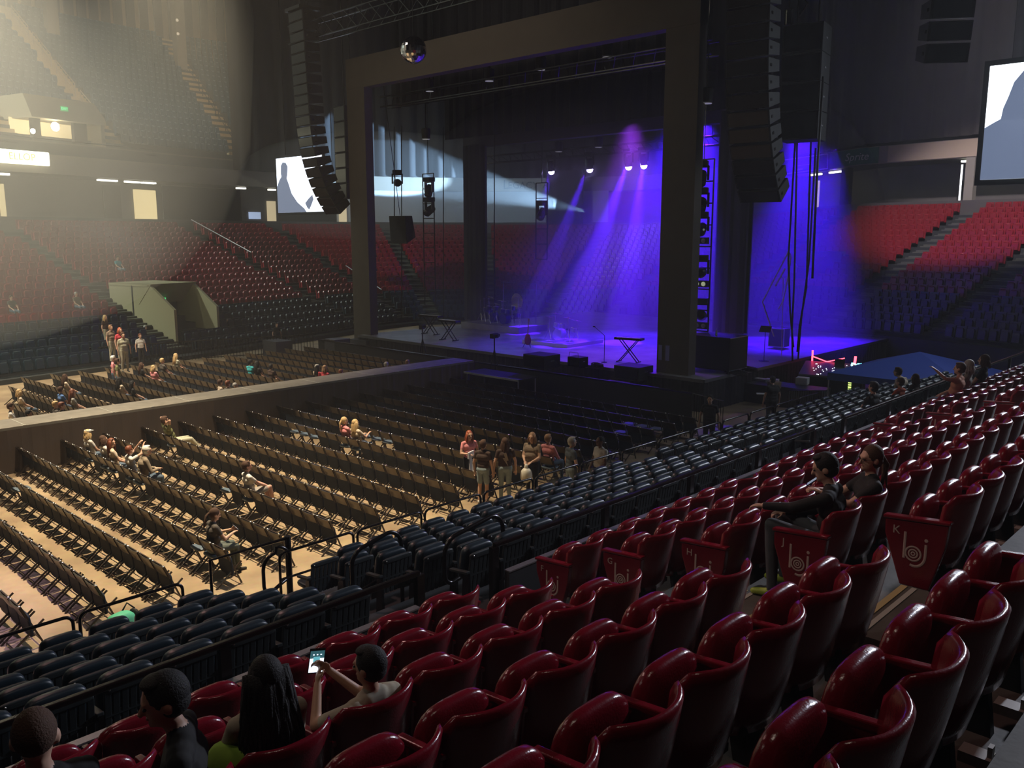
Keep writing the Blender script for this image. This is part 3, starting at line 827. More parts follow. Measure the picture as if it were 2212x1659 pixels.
UA = [-10, 385, 588, 822, 1056, 1300, 1560, 1830, 2095, 2330]      # where stair aisles meet the concourse
AI = [idx_at(u) for u in UA]
AP = [(PATH[i], NRM[i]) for i in AI]
# low-poly red seat: shell + raised pan
def far_seat(mb, p, n, zz):
    t = Vector((n.y, -n.x, 0)); f = -n
    def L(x, y, z): return p + t * x + f * y + Vector((0, 0, zz + z))
    a = [(-.24, .02, .18), (.24, .02, .18), (.24, -.06, .80), (-.24, -.06, .80)]
    b = [(-.24, .08, .20), (.24, .08, .20), (.24, 0, .80), (-.24, 0, .80)]
    mb.mi = 0
    mb.add([L(*q) for q in a] + [L(*q) for q in b], [(0,1,2,3), (7,6,5,4), (3,2,6,7), (0,3,7,4), (1,5,6,2), (0,4,5,1)])
    c = [(-.19, .12, .22), (.19, .12, .22), (.20, .10, .62), (-.20, .10, .62)]
    d = [(-.17, .24, .26), (.17, .24, .26), (.18, .20, .62), (-.18, .20, .62)]
    e = [(-.16, .13, .72), (.16, .13, .72), (.15, .18, .71), (-.15, .18, .71)]
    mb.add([L(*q) for q in c + d + e], [(0,3,2,1), (4,5,6,7), (0,4,7,3), (1,2,6,5), (0,1,5,4), (3,8,9,2), (7,6,10,11), (8,11,10,9), (3,7,11,8), (2,9,10,6)])
def glint_cap(mb, p, n, zz, mi_=1):  # dome added on top of the pan to give the seat a glint
    t = Vector((n.y, -n.x, 0)); M3 = Matrix((t, -n, Vector((0,0,1)))).transposed(); mb.mi = mi_
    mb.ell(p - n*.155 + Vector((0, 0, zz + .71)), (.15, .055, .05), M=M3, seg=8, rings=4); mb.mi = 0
def smooth_caps(o):
    me = o.data if hasattr(o, 'data') else o
    for q in me.polygons:
        if q.material_index == 1: q.use_smooth = True
def sample_row(d, z, pitch, u0=-400, u1=2500):
    pts = []; pl = [PATH[i] + NRM[i]*d for i in range(NP)]; acc = 0.0; nxt = pitch / 2
    for i in range(NP - 1):
        a, b = pl[i], pl[i+1]; L = (b - a).length
        while nxt < acc + L:
            t = (nxt - acc) / L; p = a.lerp(b, t); n = NRM[i].lerp(NRM[i+1], t).normalized()
            pts.append((p, n, zoff(i) * (1-t) + zoff(i+1) * t)); nxt += pitch
        acc += L
    return pts
def near_aisle(p, wdt=.72):
    for k, (a, n) in enumerate(AP):
        t = Vector((n.y, -n.x, 0)); q = p - a
        if abs(q.dot(t)) < wdt and abs(q.dot(n)) < 40: return True
    return False
# vomitories: (u of middle, half width m, rows r from, to)
VOM = [(303, 1.55, 11, 17), (1738, 1.5, 9, 13)]
VOMP = []
for (u, hw, r0, r1) in VOM:
    i = idx_at(u, row_d(12), 3.0); VOMP.append((PATH[i], NRM[i], hw, r0, r1))
def in_vom(p, r):
    for (a, n, hw, r0, r1) in VOMP:
        t = Vector((n.y, -n.x, 0)); q = p - a
        if r0 <= r <= r1 and abs(q.dot(t)) < hw: return True
    return False
mass = MB(); massb = MB(); indiv = []
for r in range(NROW + 5):
    for (p, n, zo) in sample_row(row_d(r), 0, SP):
        zz = (row_z(r) if r < NROW else row_z(NROW-1) - .34 * (r-NROW+1)) + zo
        if near_aisle(p) or in_vom(p, r): continue
        u = upix(p + Vector((0, 0, zz)))
        if u < -60 or u > 2290: continue
        if r < NROW:
            if 1700 < u < 2212 and 4 <= r <= 14: indiv.append((p, n, zz, r))
            else: far_seat(mass, p, n, zz); glint_cap(mass, p, n, zz)
        else: far_seat(massb, p, n, zz)
indiv.sort(key=lambda q: (q[0].x**2 + q[0].y**2))
NI = max(0, 296 - NRED)
mi = MB(); far_seat(mi, Vector((0,0,0)), Vector((0,1,0)), 0); glint_cap(mi, Vector((0,0,0)), Vector((0,1,0)), 0)   # faces -Y
M_redglint = mat('red seat glint cap', (.30, .03, .035), .16)  # lighter glossy red for the domes added as glints
ME_far = mi.mesh('stadium_seat', [M_redfar, M_redglint]); smooth_caps(ME_far)
byrow = {}
for n_, (p, n, zz, r) in enumerate(indiv):
    if n_ < NI:
        o = bpy.data.objects.new('stadium_seat', ME_far); C.objects.link(o); o.location = (p.x, p.y, zz)
        o.rotation_euler = (0, 0, math.atan2(n.y, n.x) - PI/2)
        byrow[r] = byrow.get(r, 0) + 1
        tag(o, f'far red seat under the green banner, {ORD[14-r]} row up, {ORD[byrow[r]-1]} nearest the camera', 'seat', 'red seats in the far end block under the green banner')
    else: far_seat(mass, p, n, zz); glint_cap(mass, p, n, zz)
o = mass.build('stadium_seats', [M_redfar, M_redglint]); smooth_caps(o); tag(o, 'rows of red seats curving round the far side of the arena', 'seats', None, 'stuff')
o = massb.build('folding_arena_seats', M_navy); tag(o, 'dark rows of retractable seats at the foot of the far stands', 'seats', None, 'stuff')
# aisle stairs in the far stands
for k, (a, n) in enumerate(AP):
    t = Vector((n.y, -n.x, 0)); m = MB(); zo = zoff(AI[k])
    for r in range(NROW + 4):
        zz = (row_z(r) if r < NROW else row_z(NROW-1) - .34 * (r-NROW+1)) + zo
        for h in (0, 1):
            d0 = row_d(r) + .30 - .42 * h
            c = a + n * (d0 - .2) + Vector((0, 0, zz - .0 + (.10 if h == 0 else .0)))
            M3 = Matrix((t, n, Vector((0,0,1)))).transposed()
            m.cbox(c, (1.2, .34, .13), M3)
    o = m.build('aisle_stair', M_step)
    tag(o, f'grey aisle stairs running down the far red seats, {ORD[k]} flight from the left', 'steps')
# hand rails down two of the left aisles
for k, lab in ((1, 'bright hand rail down the red seats beside the far left stairs'), (2, 'thin hand rail down the red seats beside the second far stairs')):
    a, n = AP[k]; t = Vector((n.y, -n.x, 0))
    pts = [a + n * row_d(r) + t * .7 + Vector((0, 0, row_z(r) + 1.0)) for r in (0, 7)] if k == 1 else [a + n * row_d(r) + t * .7 + Vector((0, 0, row_z(r) + .9)) for r in (10, 15)]
    tag(MB().tube(pts, .035, seg=6).build('hand_rail', M_alu), lab, 'railing')
# concourse behind the red seats: floor, back wall with doors, low wall
g = [ring(-.62, ZT), ring(-.60, ZT + 1.0), ring(-.5, ZT + 1.0), ring(-.48, ZT)]
m = MB(); m.grid(g); struct(m.build('wall_parapet', mat('parapet', (.10, .095, .09), .7)))
m = MB(); m.grid([ring(-.6, ZT + .02), ring(4.2, ZT + .02)]); struct(m.build('floor_concourse', M_conc))
i5 = idx_at(742); i6 = idx_at(1320)
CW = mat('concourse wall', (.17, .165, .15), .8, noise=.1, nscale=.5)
m = MB(); m.grid([ring(4.0, ZT), ring(4.0, ZT + 5.2)]); struct(m.build('wall_concourse', CW))
m = MB(); m.grid([ring(.1, ZT + .4, i5, i6), ring(.1, 10.62, i5, i6)]); struct(m.build('wall_suite', M_bluewall))
# ceiling of the concourse and the fascia (balcony front)
ZF0, ZF1 = 10.6, 11.85
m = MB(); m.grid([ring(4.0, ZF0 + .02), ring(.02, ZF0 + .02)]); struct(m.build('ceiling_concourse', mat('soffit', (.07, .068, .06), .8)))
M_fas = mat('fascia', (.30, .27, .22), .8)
m = MB(); m.grid([ring(0, ZF0), ring(0, ZF1), ring(.25, ZF1), ring(.25, ZF0)]); struct(m.build('wall_balcony_front', M_fas))
# panels on the fascia
def fascia_panel(u0, u1, m, name, label, cat, z0=ZF0 + .05, z1=ZF1 - .05, off=-.06):
    i0, i1 = idx_at(u0, 0, 11), idx_at(u1, 0, 11)
    if i1 <= i0: i1 = i0 + 1
    mb = MB(); mb.grid([ring(off, z0, i0, i1 + 1), ring(off, z1, i0, i1 + 1), ring(off + .05, z1, i0, i1 + 1), ring(off + .05, z0, i0, i1 + 1)])
    return tag(mb.build(name, m), label, cat)
def on_fascia(u, z, off=-.08):
    i = idx_at(u, 0, z)
    best = None
    for j in range(max(0, i-1), min(NP-1, i+1)):
        a = PATH[j] + NRM[j]*off; b = PATH[j+1] + NRM[j+1]*off
        a = Vector((a.x, a.y, z + zoff(j))); b = Vector((b.x, b.y, z + zoff(j+1)))
        for q in range(21):
            p = a.lerp(b, q/20); e = abs(upix(p) - u)
            if best is None or e < best[0]: best = (e, p, NRM[j])
    return best[1], best[2]
def sign_text(txt, size, m, u, z, parent=None, off=-.10, shear=0.0, name='lettering'):
    p, n = on_fascia(u, z, off); n = n.normalized()
    X = Vector((n.y, -n.x, 0)); M = Matrix.Translation(p) @ Matrix((X, Vector((0,0,1)), -n)).transposed().to_4x4()
    return text_obj(txt, size, m, M, parent, name, shear)
b1 = fascia_panel(1040, 1200, mat('cream banner', (.55, .52, .46), .8), 'banner', 'cream banner reading LEGACY on the balcony front behind the stage', 'banner')
sign_text('L', 1.15, mat('dark letters', (.08, .08, .1), .7), 1093, 11.2, b1)
sign_text('EGACY', .88, MATS['dark letters'], 1130, 11.15, b1)
sign_text('A', .95, MATS['dark letters'], 1180, 11.2, b1)
b2 = fascia_panel(1792, 1905, mat('green banner', (.02, .16, .08), .7), 'banner', 'green soft drink banner on the balcony front at right', 'banner')
sign_text('Sprite', .80, M_white, 1850, 11.2, b2, shear=.2)
b3 = fascia_panel(1912, 2118, M_beigel, 'balcony_panel', 'plain beige panel on the balcony front right of the green banner', 'panel')
sb = fascia_panel(1680, 1788, M_blackm, 'scoreboard', 'dark scoreboard with white outlines on the right balcony front', 'scoreboard', z0=ZF0 - .1, z1=ZF1 + .05)
def fl(pts, m, parent, wd=.04):
    P_ = [on_fascia(u, z, -.12)[0] for u, z in pts]; return MB().tube(P_, wd, seg=4).build('outline', m, parent)
fl([(1683, 10.65), (1683, 11.75), (1787, 11.75), (1787, 10.65), (1683, 10.65)], M_white, sb)
fl([(1723, 11.15), (1751, 11.15), (1751, 11.75)], M_white, sb); fl([(1722, 10.85), (1734, 10.85)], M_white, sb, .06)
# lit white sign on the left balcony
p0, n0 = on_fascia(45, 11.5, -.35)
sg = thing('lit_sign', 'brightly lit white sign with yellow letters on the far left balcony', 'sign', (p0.x, p0.y, p0.z), math.atan2(n0.y, n0.x) - PI/2)
MB().box((-6.0, -.12, -.45), (1.85, .12, .42)).build('sign_box', mat('lit sign', (.9, .9, .8), .5, emit=(1.0, 1.0, .72), estr=3.2), sg, bevel=.08)
me = text_mesh('ELLOP', .62); me.transform(Matrix.Translation((.0, -.14, 0)) @ Matrix.Rotation(PI/2, 4, 'X')); me.materials.clear(); me.materials.append(mat('yellow letters', (.6, .6, .1), .5, emit=(.75, .8, .25), estr=1.5)); link_part('lettering', me, sg)
# openings, doors and lamps of the concourse
def wall_patch(name, u0, u1, z0, z1, m, label, cat, d=3.92, depth=.06):
    i0 = idx_at(u0, d, 8.5); i1 = idx_at(u1, d, 8.5)
    def at(u):
        bst = min(((abs(upix(PATH[j].lerp(PATH[j+1], q/20) + NRM[j]*d + Vector((0,0,8.5))) - u), j, q/20) for j in range(max(0, i0-2), min(NP-1, i1+2)) for q in range(21)))
        _, j, t = bst; p = PATH[j].lerp(PATH[j+1], t) + NRM[j]*d; return Vector((p.x, p.y, zoff(j))), NRM[j]
    (a, na), (b, nb) = at(u0), at(u1)
    o = thing(name, label, cat, (a.x, a.y, 0)) if False else None
    mb = MB(); Z = Vector((0,0,1))
    q = [a + Z*z0, b + Z*z0, b + Z*z1, a + Z*z1]; q2 = [x - na*depth for x in q]
    mb.add([tuple(x) for x in q + q2], [(0,1,2,3), (7,6,5,4), (0,4,5,1), (1,5,6,2), (2,6,7,3), (3,7,4,0)])
    return tag(mb.build(name, m), label, cat)
M_lit = mat('lit doorway', (.6, .5, .3), .8, emit=(1.0, .80, .38), estr=1.1)
M_litd = mat('lit doorway pale', (.6, .5, .35), .8, emit=(1.0, .82, .5), estr=.55)
M_litw = mat('lit window', (.5, .6, .8), .8, emit=(.55, .7, 1.0), estr=.6)
M_lamp = mat('lamp tube', (.9, .9, .9), .5, emit=(1.0, .97, .8), estr=4.0)
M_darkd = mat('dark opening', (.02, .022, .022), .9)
d = wall_patch('concourse_doorway', 290, 338, 6.8, 10.1, M_lit, 'glowing yellow doorway at the top of the far left stairs', 'doorway')
wall_patch('concourse_doorway', 0, 12, 6.8, 10.0, M_lit, 'warm doorway at the extreme left of the concourse', 'doorway')
wall_patch('concourse_doorway', 577, 596, 6.9, 9.6, M_litd, 'narrow lit doorway left of the big left screen', 'doorway')
wall_patch('concourse_doorway', 732, 748, 7.4, 9.6, M_litd, 'arched warm doorway between the left screen and the portal column', 'doorway', d=.05)
wall_patch('concourse_window', 537, 562, 8.0, 8.6, M_litw, 'small bluish lit window in the left concourse', 'window')
wall_patch('concourse_doorway', 1762, 1768, 7.0, 10.1, M_litd, 'tall narrow lit gap in the right concourse', 'doorway', d=2.5)
wall_patch('concourse_doorway', 2070, 2073, 7.6, 10.2, mat('white strip', (.8,.8,.8), .5, emit=(.9,.95,1.0), estr=2.0), 'bright vertical strip of light in the right concourse', 'doorway', d=.6)
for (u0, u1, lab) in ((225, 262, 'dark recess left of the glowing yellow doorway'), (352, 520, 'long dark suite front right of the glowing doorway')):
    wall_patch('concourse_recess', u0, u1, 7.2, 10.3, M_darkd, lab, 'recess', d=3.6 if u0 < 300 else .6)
wall_patch('concourse_column', 1820, 1838, 6.9, 10.6, M_blackm, 'dark column in the right concourse under the beige panel', 'column', d=1.0, depth=.5)
wall_patch('concourse_column', 2086, 2106, 6.9, 10.6, mat('pale column', (.34, .33, .27), .8), 'pale round column in the right concourse by the big right screen', 'column', d=.4, depth=.5)
wall_patch('concourse_pier', 1180, 1260, 6.2, 12.4, M_blackm, 'black hanging behind the rear left of the stage beams', 'drape', d=-.8, depth=.2)
LT = [(214, 254), (272, 302), (308, 336), (512, 530), (580, 594), (1790, 1814), (1748, 1772), (2072, 2086), (0, 22)]
for k, (u0, u1) in enumerate(LT):
    wall_patch('concourse_lamp', u0, u1, 10.40, 10.52, M_lamp, f'slim lit ceiling lamp under the balcony, {ORD[k]} of nine', 'lamp', d=1.2 if u0 < 1000 else 1.4, depth=.3)

# ---------------------------------------------------------------- vomitory at left with exit sign
def vomitory(vi, label, m):
    a, n, hw, r0, r1 = VOMP[vi]; t = Vector((n.y, -n.x, 0)); M3 = Matrix((t, n, Vector((0,0,1)))).transposed().to_4x4()
    d_top = row_d(r0) - .3; d_bot = row_d(r1) - .7
    zo = zoff(idx_at(VOM[vi][0])); zt = row_z(r0) + zo + .95
    b = thing('vomitory', label, 'entrance'); b.matrix_world = Matrix.Translation(a) @ M3
    D0, D1 = d_bot, d_top
    zb = 0.0 if vi == 0 else 0.8
    w_ = .16
    for s in (-1, 1):
        x = s * (hw - .1)
        MB().prism([(D0, zb), (D1, zb), (D1, zt), (D0 + 2.0, zt), (D0, zt - 1.35), ], 'x', x - w_/2, x + w_/2).build('side_wall', m, b)
    MB().prism([(D0 + 2.0, zt), (D1, zt), (D1, zt - .15), (D0 + 1.9, zt - .15)], 'x', -hw, hw).build('roof', m, b)
    MB().prism([(D0 + 1.75, zt), (D0 + 2.0, zt), (D0 + 3.1, zt - 1.15), (D0 + 2.9, zt - 1.15)], 'x', -hw, hw).build('sloped_lintel', m, b)
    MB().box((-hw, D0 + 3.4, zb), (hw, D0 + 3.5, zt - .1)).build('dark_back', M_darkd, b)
    return b, D0, zt, hw
vb, vD0, vzt, vhw = vomitory(0, 'beige entrance tunnel with green exit sign cut into the far red seats', mat('vomitory beige', (.36, .33, .20), .8))
def exit_sign(parent_M, label):
    e = thing('exit_sign', label, 'sign'); e.matrix_world = parent_M
    MB().box((-.27, -.06, -.16), (.27, 0, .16)).build('panel', mat('exit panel', (.02, .1, .04), .5, emit=(.05, .55, .15), estr=.8), e)
    me = text_mesh('EXIT', .24); me.transform(Matrix.Translation((0, -.066, 0)) @ Matrix.Rotation(PI/2, 4, 'X')); me.materials.clear(); me.materials.append(mat('exit letters', (.2, 1, .4), .5, emit=(.15, 1.0, .35), estr=3.0)); link_part('lettering', me, e)
    return e
exit_sign(vb.matrix_world @ Matrix.Translation((-.3, vD0 + 2.6, vzt - 1.0)), 'green exit sign inside the beige entrance tunnel')
vb2, _, _, _ = vomitory(1, 'grey entrance tunnel cut into the far right red seats', mat('vomitory grey', (.20, .19, .17), .8))

# ---------------------------------------------------------------- upper bowl
UR = 23; UTD = .86; URS = .585; UZ = 12.6
iu0 = 0; iu1 = idx_at(640, 0, 14)
g = [ring(.25, ZF1, iu0, iu1), ring(.25, UZ, iu0, iu1)]
for r in range(UR): g.append(ring(.8 + UTD*r, UZ + URS*r, iu0, iu1)); g.append(ring(.8 + UTD*(r+1), UZ + URS*r, iu0, iu1))
m = MB(); m.grid(g); struct(m.build('floor_upper_stand', mat('upper riser', (.045, .055, .055), .8)))
def up_idx(u, r): 
    return min(range(iu1), key=lambda i: abs(upix(PATH[i] + NRM[i]*(.8 + UTD*r) + Vector((0,0,UZ+URS*r))) - u))
USK = .24
def up_line(i, d): n = NRM[i]; return PATH[i] + n*d + Vector((n.y, -n.x, 0)) * (USK * (d - 3))
UAI = [(up_idx(215, 3), 'tan stairs down the upper bowl, left flight'), (up_idx(508, 3), 'bright tan stairs with black rails beside the curtain in the upper bowl'), (up_idx(-20, 3), 'pale stairs at the left edge of the upper bowl')]
def near_up(p, wdt=.95):
    for (i, _) in UAI:
        t = Vector((NRM[i].y, -NRM[i].x, 0)); q = p - PATH[i]
        if abs(q.dot(t) - USK * (q.dot(NRM[i]) - 3)) < wdt: return True
    return False
cand = []; M_upseat = mat('upper blue seat', (.035, .085, .13), .18)
for r in range(1, UR):
    d = 1.1 + UTD * r
    for (p, n, zo) in sample_row(d, 0, .56):
        zz = UZ + URS * r; u = upix(p + Vector((0,0,zz))); v = vpix(p + Vector((0,0,zz)))
        if u < -40 or u > 520 or v < -30 or near_up(p): continue
        if 45 < u < 215 and r < 5: continue
        cand.append((p, n, zz, r, u, v))
cand.sort(key=lambda q: math.hypot(q[0].x, q[0].y) - (0 if q[5] > 0 else -50))
mu = MB(); mi = MB(); far_seat(mi, Vector((0,0,0)), Vector((0,1,0)), 0); glint_cap(mi, Vector((0,0,0)), Vector((0,1,0)), 0); M_upglint = mat('upper seat painted glint', (.24, .31, .36), .22); ME_up = mi.mesh('upper_bowl_seat', [M_upseat, M_upglint]); smooth_caps(ME_up); upn = {}  # cap colour paler than the seat, a glint put into the colour
lit = [q for q in cand if 5 <= q[3]]; lit_ids = set(id(q) for q in lit[:298])
cand.sort(key=lambda q: (q[3], q[4]))
for q in cand:
    p, n, zz, r, u, v = q
    if id(q) in lit_ids:
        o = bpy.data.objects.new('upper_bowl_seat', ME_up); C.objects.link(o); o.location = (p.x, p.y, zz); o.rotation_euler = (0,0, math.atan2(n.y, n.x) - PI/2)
        upn[r] = upn.get(r, 0) + 1; tag(o, f'blue upper bowl seat, {ORD[r]} row above the balcony, {ORD[upn[r]-1]} from the left edge', 'seat', 'blue seats in the upper bowl')
    else: far_seat(mu, p, n, zz); glint_cap(mu, p, n, zz)
o = mu.build('upper_bowl_seats', [M_upseat, M_upglint]); smooth_caps(o); tag(o, 'remaining rows of blue seats in the upper bowl', 'seats', None, 'stuff')
M_tan = mat('tan stair', (.55, .42, .24), .7)
for (i, lab) in UAI:
    n = NRM[i]; t = Vector((n.y, -n.x, 0)); M3 = Matrix((t, n, Vector((0,0,1)))).transposed(); m = MB()
    for r in range(1, UR):
        for h in range(2):
            c = up_line(i, .8 + UTD*r + .43*h + .22) + Vector((0,0, UZ + URS*(r) + (.02 if h == 0 else .29) - .13)); m.cbox(c, (1.7, .42, .30), M3)
    so = m.build('upper_stair', M_tan); tag(so, lab, 'steps')
    m = MB()
    for seg in range(4):
        ra, rb = 3 + seg*4.6, 3 + seg*4.6 + 3.6
        pa, pb = [up_line(i, 1 + UTD*q) + t*.15 + Vector((0,0,UZ + URS*q)) for q in (ra, rb)]
        Z = Vector((0,0,1)); m.tube([pa, pa + Z, pb + Z, pb], .04, seg=5); m.tube([pa + Z*.5, pb + Z*.5], .03, seg=5); m.tube([(pa+pb)/2, (pa+pb)/2 + Z], .03, seg=5)
    m.build('hand_rail', M_black if 'bright' in lab else M_beige, so)
# back wall of the upper bowl: beige panels between brown ribs, two columns
dB = .8 + UTD*UR + 1.6; zB = UZ + URS*UR - .4
iu2 = min(NP, iu1 + 22)
m = MB(); m.grid([ring(dB, zB - 1, iu0, iu2), ring(dB, zB + 9, iu0, iu2)]); struct(m.build('wall_back', mat('upper back wall', (.42, .30, .19), .8)))
m = MB()
for i in range(iu0, iu2 - 1):
    for q in (0, .25, .5, .75):
        p = PATH[i].lerp(PATH[i+1], q) + NRM[i]*(dB - .15); M3 = Matrix((Vector((NRM[i].y, -NRM[i].x, 0)), NRM[i], Vector((0,0,1)))).transposed()
        m.cbox(p + Vector((0,0,zB + 3)), (.28, .2, 8), M3)
struct(m.build('trim_3', mat('brown rib', (.12, .08, .055), .8)))
for (u, r, lab) in ((392, 16, 'pale structural column with two round lamps at the top of the bright stairs'), (112, 18, 'pale structural column at the top of the left upper stairs')):
    i = up_idx(u, r); p = PATH[i] + NRM[i]*(.8 + UTD*r); b = thing('column', lab, 'column', (p.x, p.y, UZ + URS*r))
    MB().box((-.45, -.45, 0), (.45, .45, 12)).build('shaft', mat('column paint', (.30, .26, .19), .8), b)
    if u > 300:
        for z in (3.1, 4.3): MB().ell((-.30, -.44, z), (.14, .06, .14)).build('round_lamp', mat('round lamp', (.8,.7,.5), .4, emit=(1, .85, .6), estr=.6), b, smooth=True)
# upper entrance with lamps and exit sign
i = idx_at(125, 1, 13); n = NRM[i]; t = Vector((n.y, -n.x, 0)); M4 = Matrix.Translation(PATH[i]) @ Matrix((t, n, Vector((0,0,1)))).transposed().to_4x4()
ue = thing('upper_entrance', 'lit upper entrance block with two glaring lamps above the lit sign', 'entrance'); ue.matrix_world = M4
M_ub = mat('upper entrance wall', (.40, .35, .24), .8)
MB().prism([(-2.9, 15.6), (2.2, 15.6), (3.0, 14.6), (3.0, 14.2), (-2.4, 14.2)], 'y', .35, 4.5).build('hood', M_ub, ue)
MB().prism([(.5, 12.0), (4.5, 12.0), (4.5, 15.2), (.5, 14.6)], 'x', 2.7, 3.0).build('side_wall', M_ub, ue)
MB().box((-2.6, 2.5, 11.9), (2.7, 2.6, 14.3)).build('back_wall', M_lit, ue)
MB().box((.9, .9, 11.9), (1.9, 1.2, 14.3)).build('pier', M_blackm, ue); MB().box((-2.1, .9, 11.9), (-1.5, 1.2, 14.3)).build('pier', M_blackm, ue)
m = MB()
for z in (12.45, 12.85): m.tube([(-6, .3, z), (7, .3, z)], .03, seg=5)
m.build('hand_rail', M_black, ue)
M_glare = mat('glaring lamp', (1, 1, .9), .5, emit=(1, .93, .65), estr=60)
for (x, z, s_) in ((-.7, 13.75, .30), (-2.3, 13.3, .16)): MB().ell((x, .55, z), (s_, .1, s_)).build('lamp', M_glare, ue, smooth=True)
exit_sign(M4 @ Matrix.Translation((-.1, .33, 14.95)), 'green exit sign above the lit upper entrance')
MB().box((0,0,0),(0.1,.1,.1))
wl = MB(); i2 = idx_at(300, 1, 13)
wl.grid([ring(.26, ZF1, 0, iu1), ring(.26, ZF1 + .85, 0, iu1), ring(.36, ZF1 + .85, 0, iu1)]); struct(wl.build('wall_upper_parapet', mat('upper parapet', (.16, .15, .12), .8)))
# person-height rail and barrier along the far floor
fb = [(10.5, 45.7), (12.8, 45.4), (17.1, 44.5), (20.9, 43.8), (24.5, 42.6), (27.5, 41.5)]
fr = thing('crowd_barrier', 'long dark barred barrier along the far edge of the floor', 'barrier')
m = MB(); m.tube([(x, y, 1.05) for x, y in fb], .03, seg=5).tube([(x, y, .12) for x, y in fb], .025, seg=5); m.build('rails', M_black, fr)
m = MB()
for (a, b) in zip(fb[:-1], fb[1:]):
    L = math.dist(a, b); n_ = int(L / .16)
    for q in range(n_): m.box((a[0]+(b[0]-a[0])*q/n_-.012, a[1]+(b[1]-a[1])*q/n_-.012, .05), (a[0]+(b[0]-a[0])*q/n_+.012, a[1]+(b[1]-a[1])*q/n_+.012, 1.05))
m.build('bars', M_black, fr)

# ---------------------------------------------------------------- curtains, ceiling
def curtain(u0, u1, z0, z1, d, m, label, amp=.22, pitch=1.3, parent=None):
    i0, i1 = idx_at(u0, d, 14), idx_at(u1, d, 14)
    G0, G1, G2 = [], [], []; s = 0
    pl = [PATH[i] + NRM[i]*d for i in range(i0, i1+1)]
    for k, (a, b) in enumerate(zip(pl[:-1], pl[1:])):
        L = (b-a).length; n_ = max(2, int(L/pitch*5)); nn = NRM[i0+k]
        for q in range(n_):
            p = a.lerp(b, q/n_); ph = (s + L*q/n_)/pitch*2*PI; off = nn*amp*(math.sin(ph) + .6*math.sin(.37*ph+1) + .3*math.sin(2.1*ph))
            Z = Vector((0,0,1)); zz = zoff(i0+k); G0.append(p + off + Z*(z0+zz)); G1.append(p + off*.8 + Z*((z0+z1)/2)); G2.append(p + off*.5 + Z*z1)
        s += L
    mb = MB(); mb.grid([G0, G1, G2]); return tag(mb.build('curtain', m, smooth=True), label, 'curtain')
curtain(505, 1720, ZF1, 36, -.25, mat('black curtain', (.018, .018, .020), .9), 'black pleated curtain hanging behind the stage and left screen')
curtain(1700, 2190, ZF1 + .3, 36, .8, mat('grey curtain', (.105, .095, .085), .9), 'grey brown pleated curtain above the right balcony', .16, 1.0)
curtain(2185, 2420, ZF1 + .3, 36, .2, mat('black curtain', (.018, .018, .020), .9), 'black curtain behind the big right screen')
m = MB().box((-20, -12, 33), (90, 95, 33.3)); struct(m.build('ceiling', mat('black roof', (.012, .012, .014), .9)))
m = MB().box((-20.3, -12, -1), (-20, 95, 33)); struct(m.build('wall_left', M_dark))
m = MB().box((-20, -8.3, -1), (62, -8, 33)); struct(m.build('wall_near', M_dark))

curtain(560, 850, 24.6, 33, -9, mat('swag cloth', (.20, .15, .10), .9), 'swagged brown cloth hanging from the roof above the left speaker array', .18, .9)
curtain(480, 1195, 23.6, 24.9, -9.3, mat('black border cloth', (.010, .010, .011), .9), 'black scalloped border along the foot of the roof cloth', .22, 1.4)
curtain(848, 1195, 24.6, 33, -9, MATS['black border cloth'], 'unlit stretch of roof cloth coloured black above the portal header', .18, .9)  # darkness beyond the lit swag is put into the cloth colour
# ================================================================ rigging over the stage
def speaker_array(x, y, ztop, n, wd, hh, dp, curve, label, yaw=0.0, kind='line_array', toe=None):
    """hanging column of n speaker boxes, each pitched a little more than the one above; faces -X"""
    k = thing(kind, label, 'speaker array', (x, y, ztop), yaw)
    p = Vector((0, 0, 0)); ang = 0.0
    for i in range(n):
        ang = curve(i / (n - 1.0))
        dn = Vector((math.sin(ang), 0, -math.cos(ang)))
        c = p + dn * hh / 2
        M = Matrix.Rotation(-ang, 3, 'Y')
        m = MB(); tp = .10
        m.prism([(-dp/2, -hh*.46), (dp/2, -hh*.34), (dp/2, hh*.34), (-dp/2, hh*.46)], 'y', -wd/2, wd/2)
        m.v = [tuple(M @ Vector(v) + c) for v in m.v]
        bx = m.build('speaker_box', M_blackm, k, bevel=.012)
        g_ = MB().box((-dp/2 - .012, -wd/2 + .06, -hh*.40), (-dp/2, wd/2 - .06, hh*.40))
        g_.v = [tuple(M @ Vector(v) + c) for v in g_.v]; g_.build('grille', M_black, bx)
        g2 = MB()
        for s in (-1, 1): g2.cbox((-dp*.3, s*(wd/2 + .012), 0), (.10, .02, .09))
        g2.v = [tuple(M @ Vector(v) + c) for v in g2.v]; g2.build('side_bracket', M_black, bx)
        p = p + dn * hh
    m = MB().box((-.6, -wd/2, .0), (.6, wd/2, .16)); m.build('bumper_frame', M_black, k)
    m = MB().tube([(0, -.3, .15), (0, 0, 1.2), (0, .3, .15)], .02).tube([(0, 0, 1.1), (0, 0, 33 - ztop)], .03); m.build('hoist_chain', M_black, k)
    return k
jc = lambda t: R(2) + R(34) * max(0, (t - .45) / .55) ** 1.5
speaker_array(26.6, 14.7, 17.9, 20, 1.5, .515, .85, jc, 'long curved black speaker array hanging right of the front portal', R(4))
speaker_array(26.6, 40.2, 17.9, 20, 1.5, .515, .85, jc, 'long curved black speaker array hanging in front of the left screen', R(-4))
speaker_array(26.5, 8.6, 17.5, 11, 1.15, .56, .9, lambda t: R(1) + R(10) * t * t, 'shorter black speaker array hanging highest, near the big right screen', R(35))
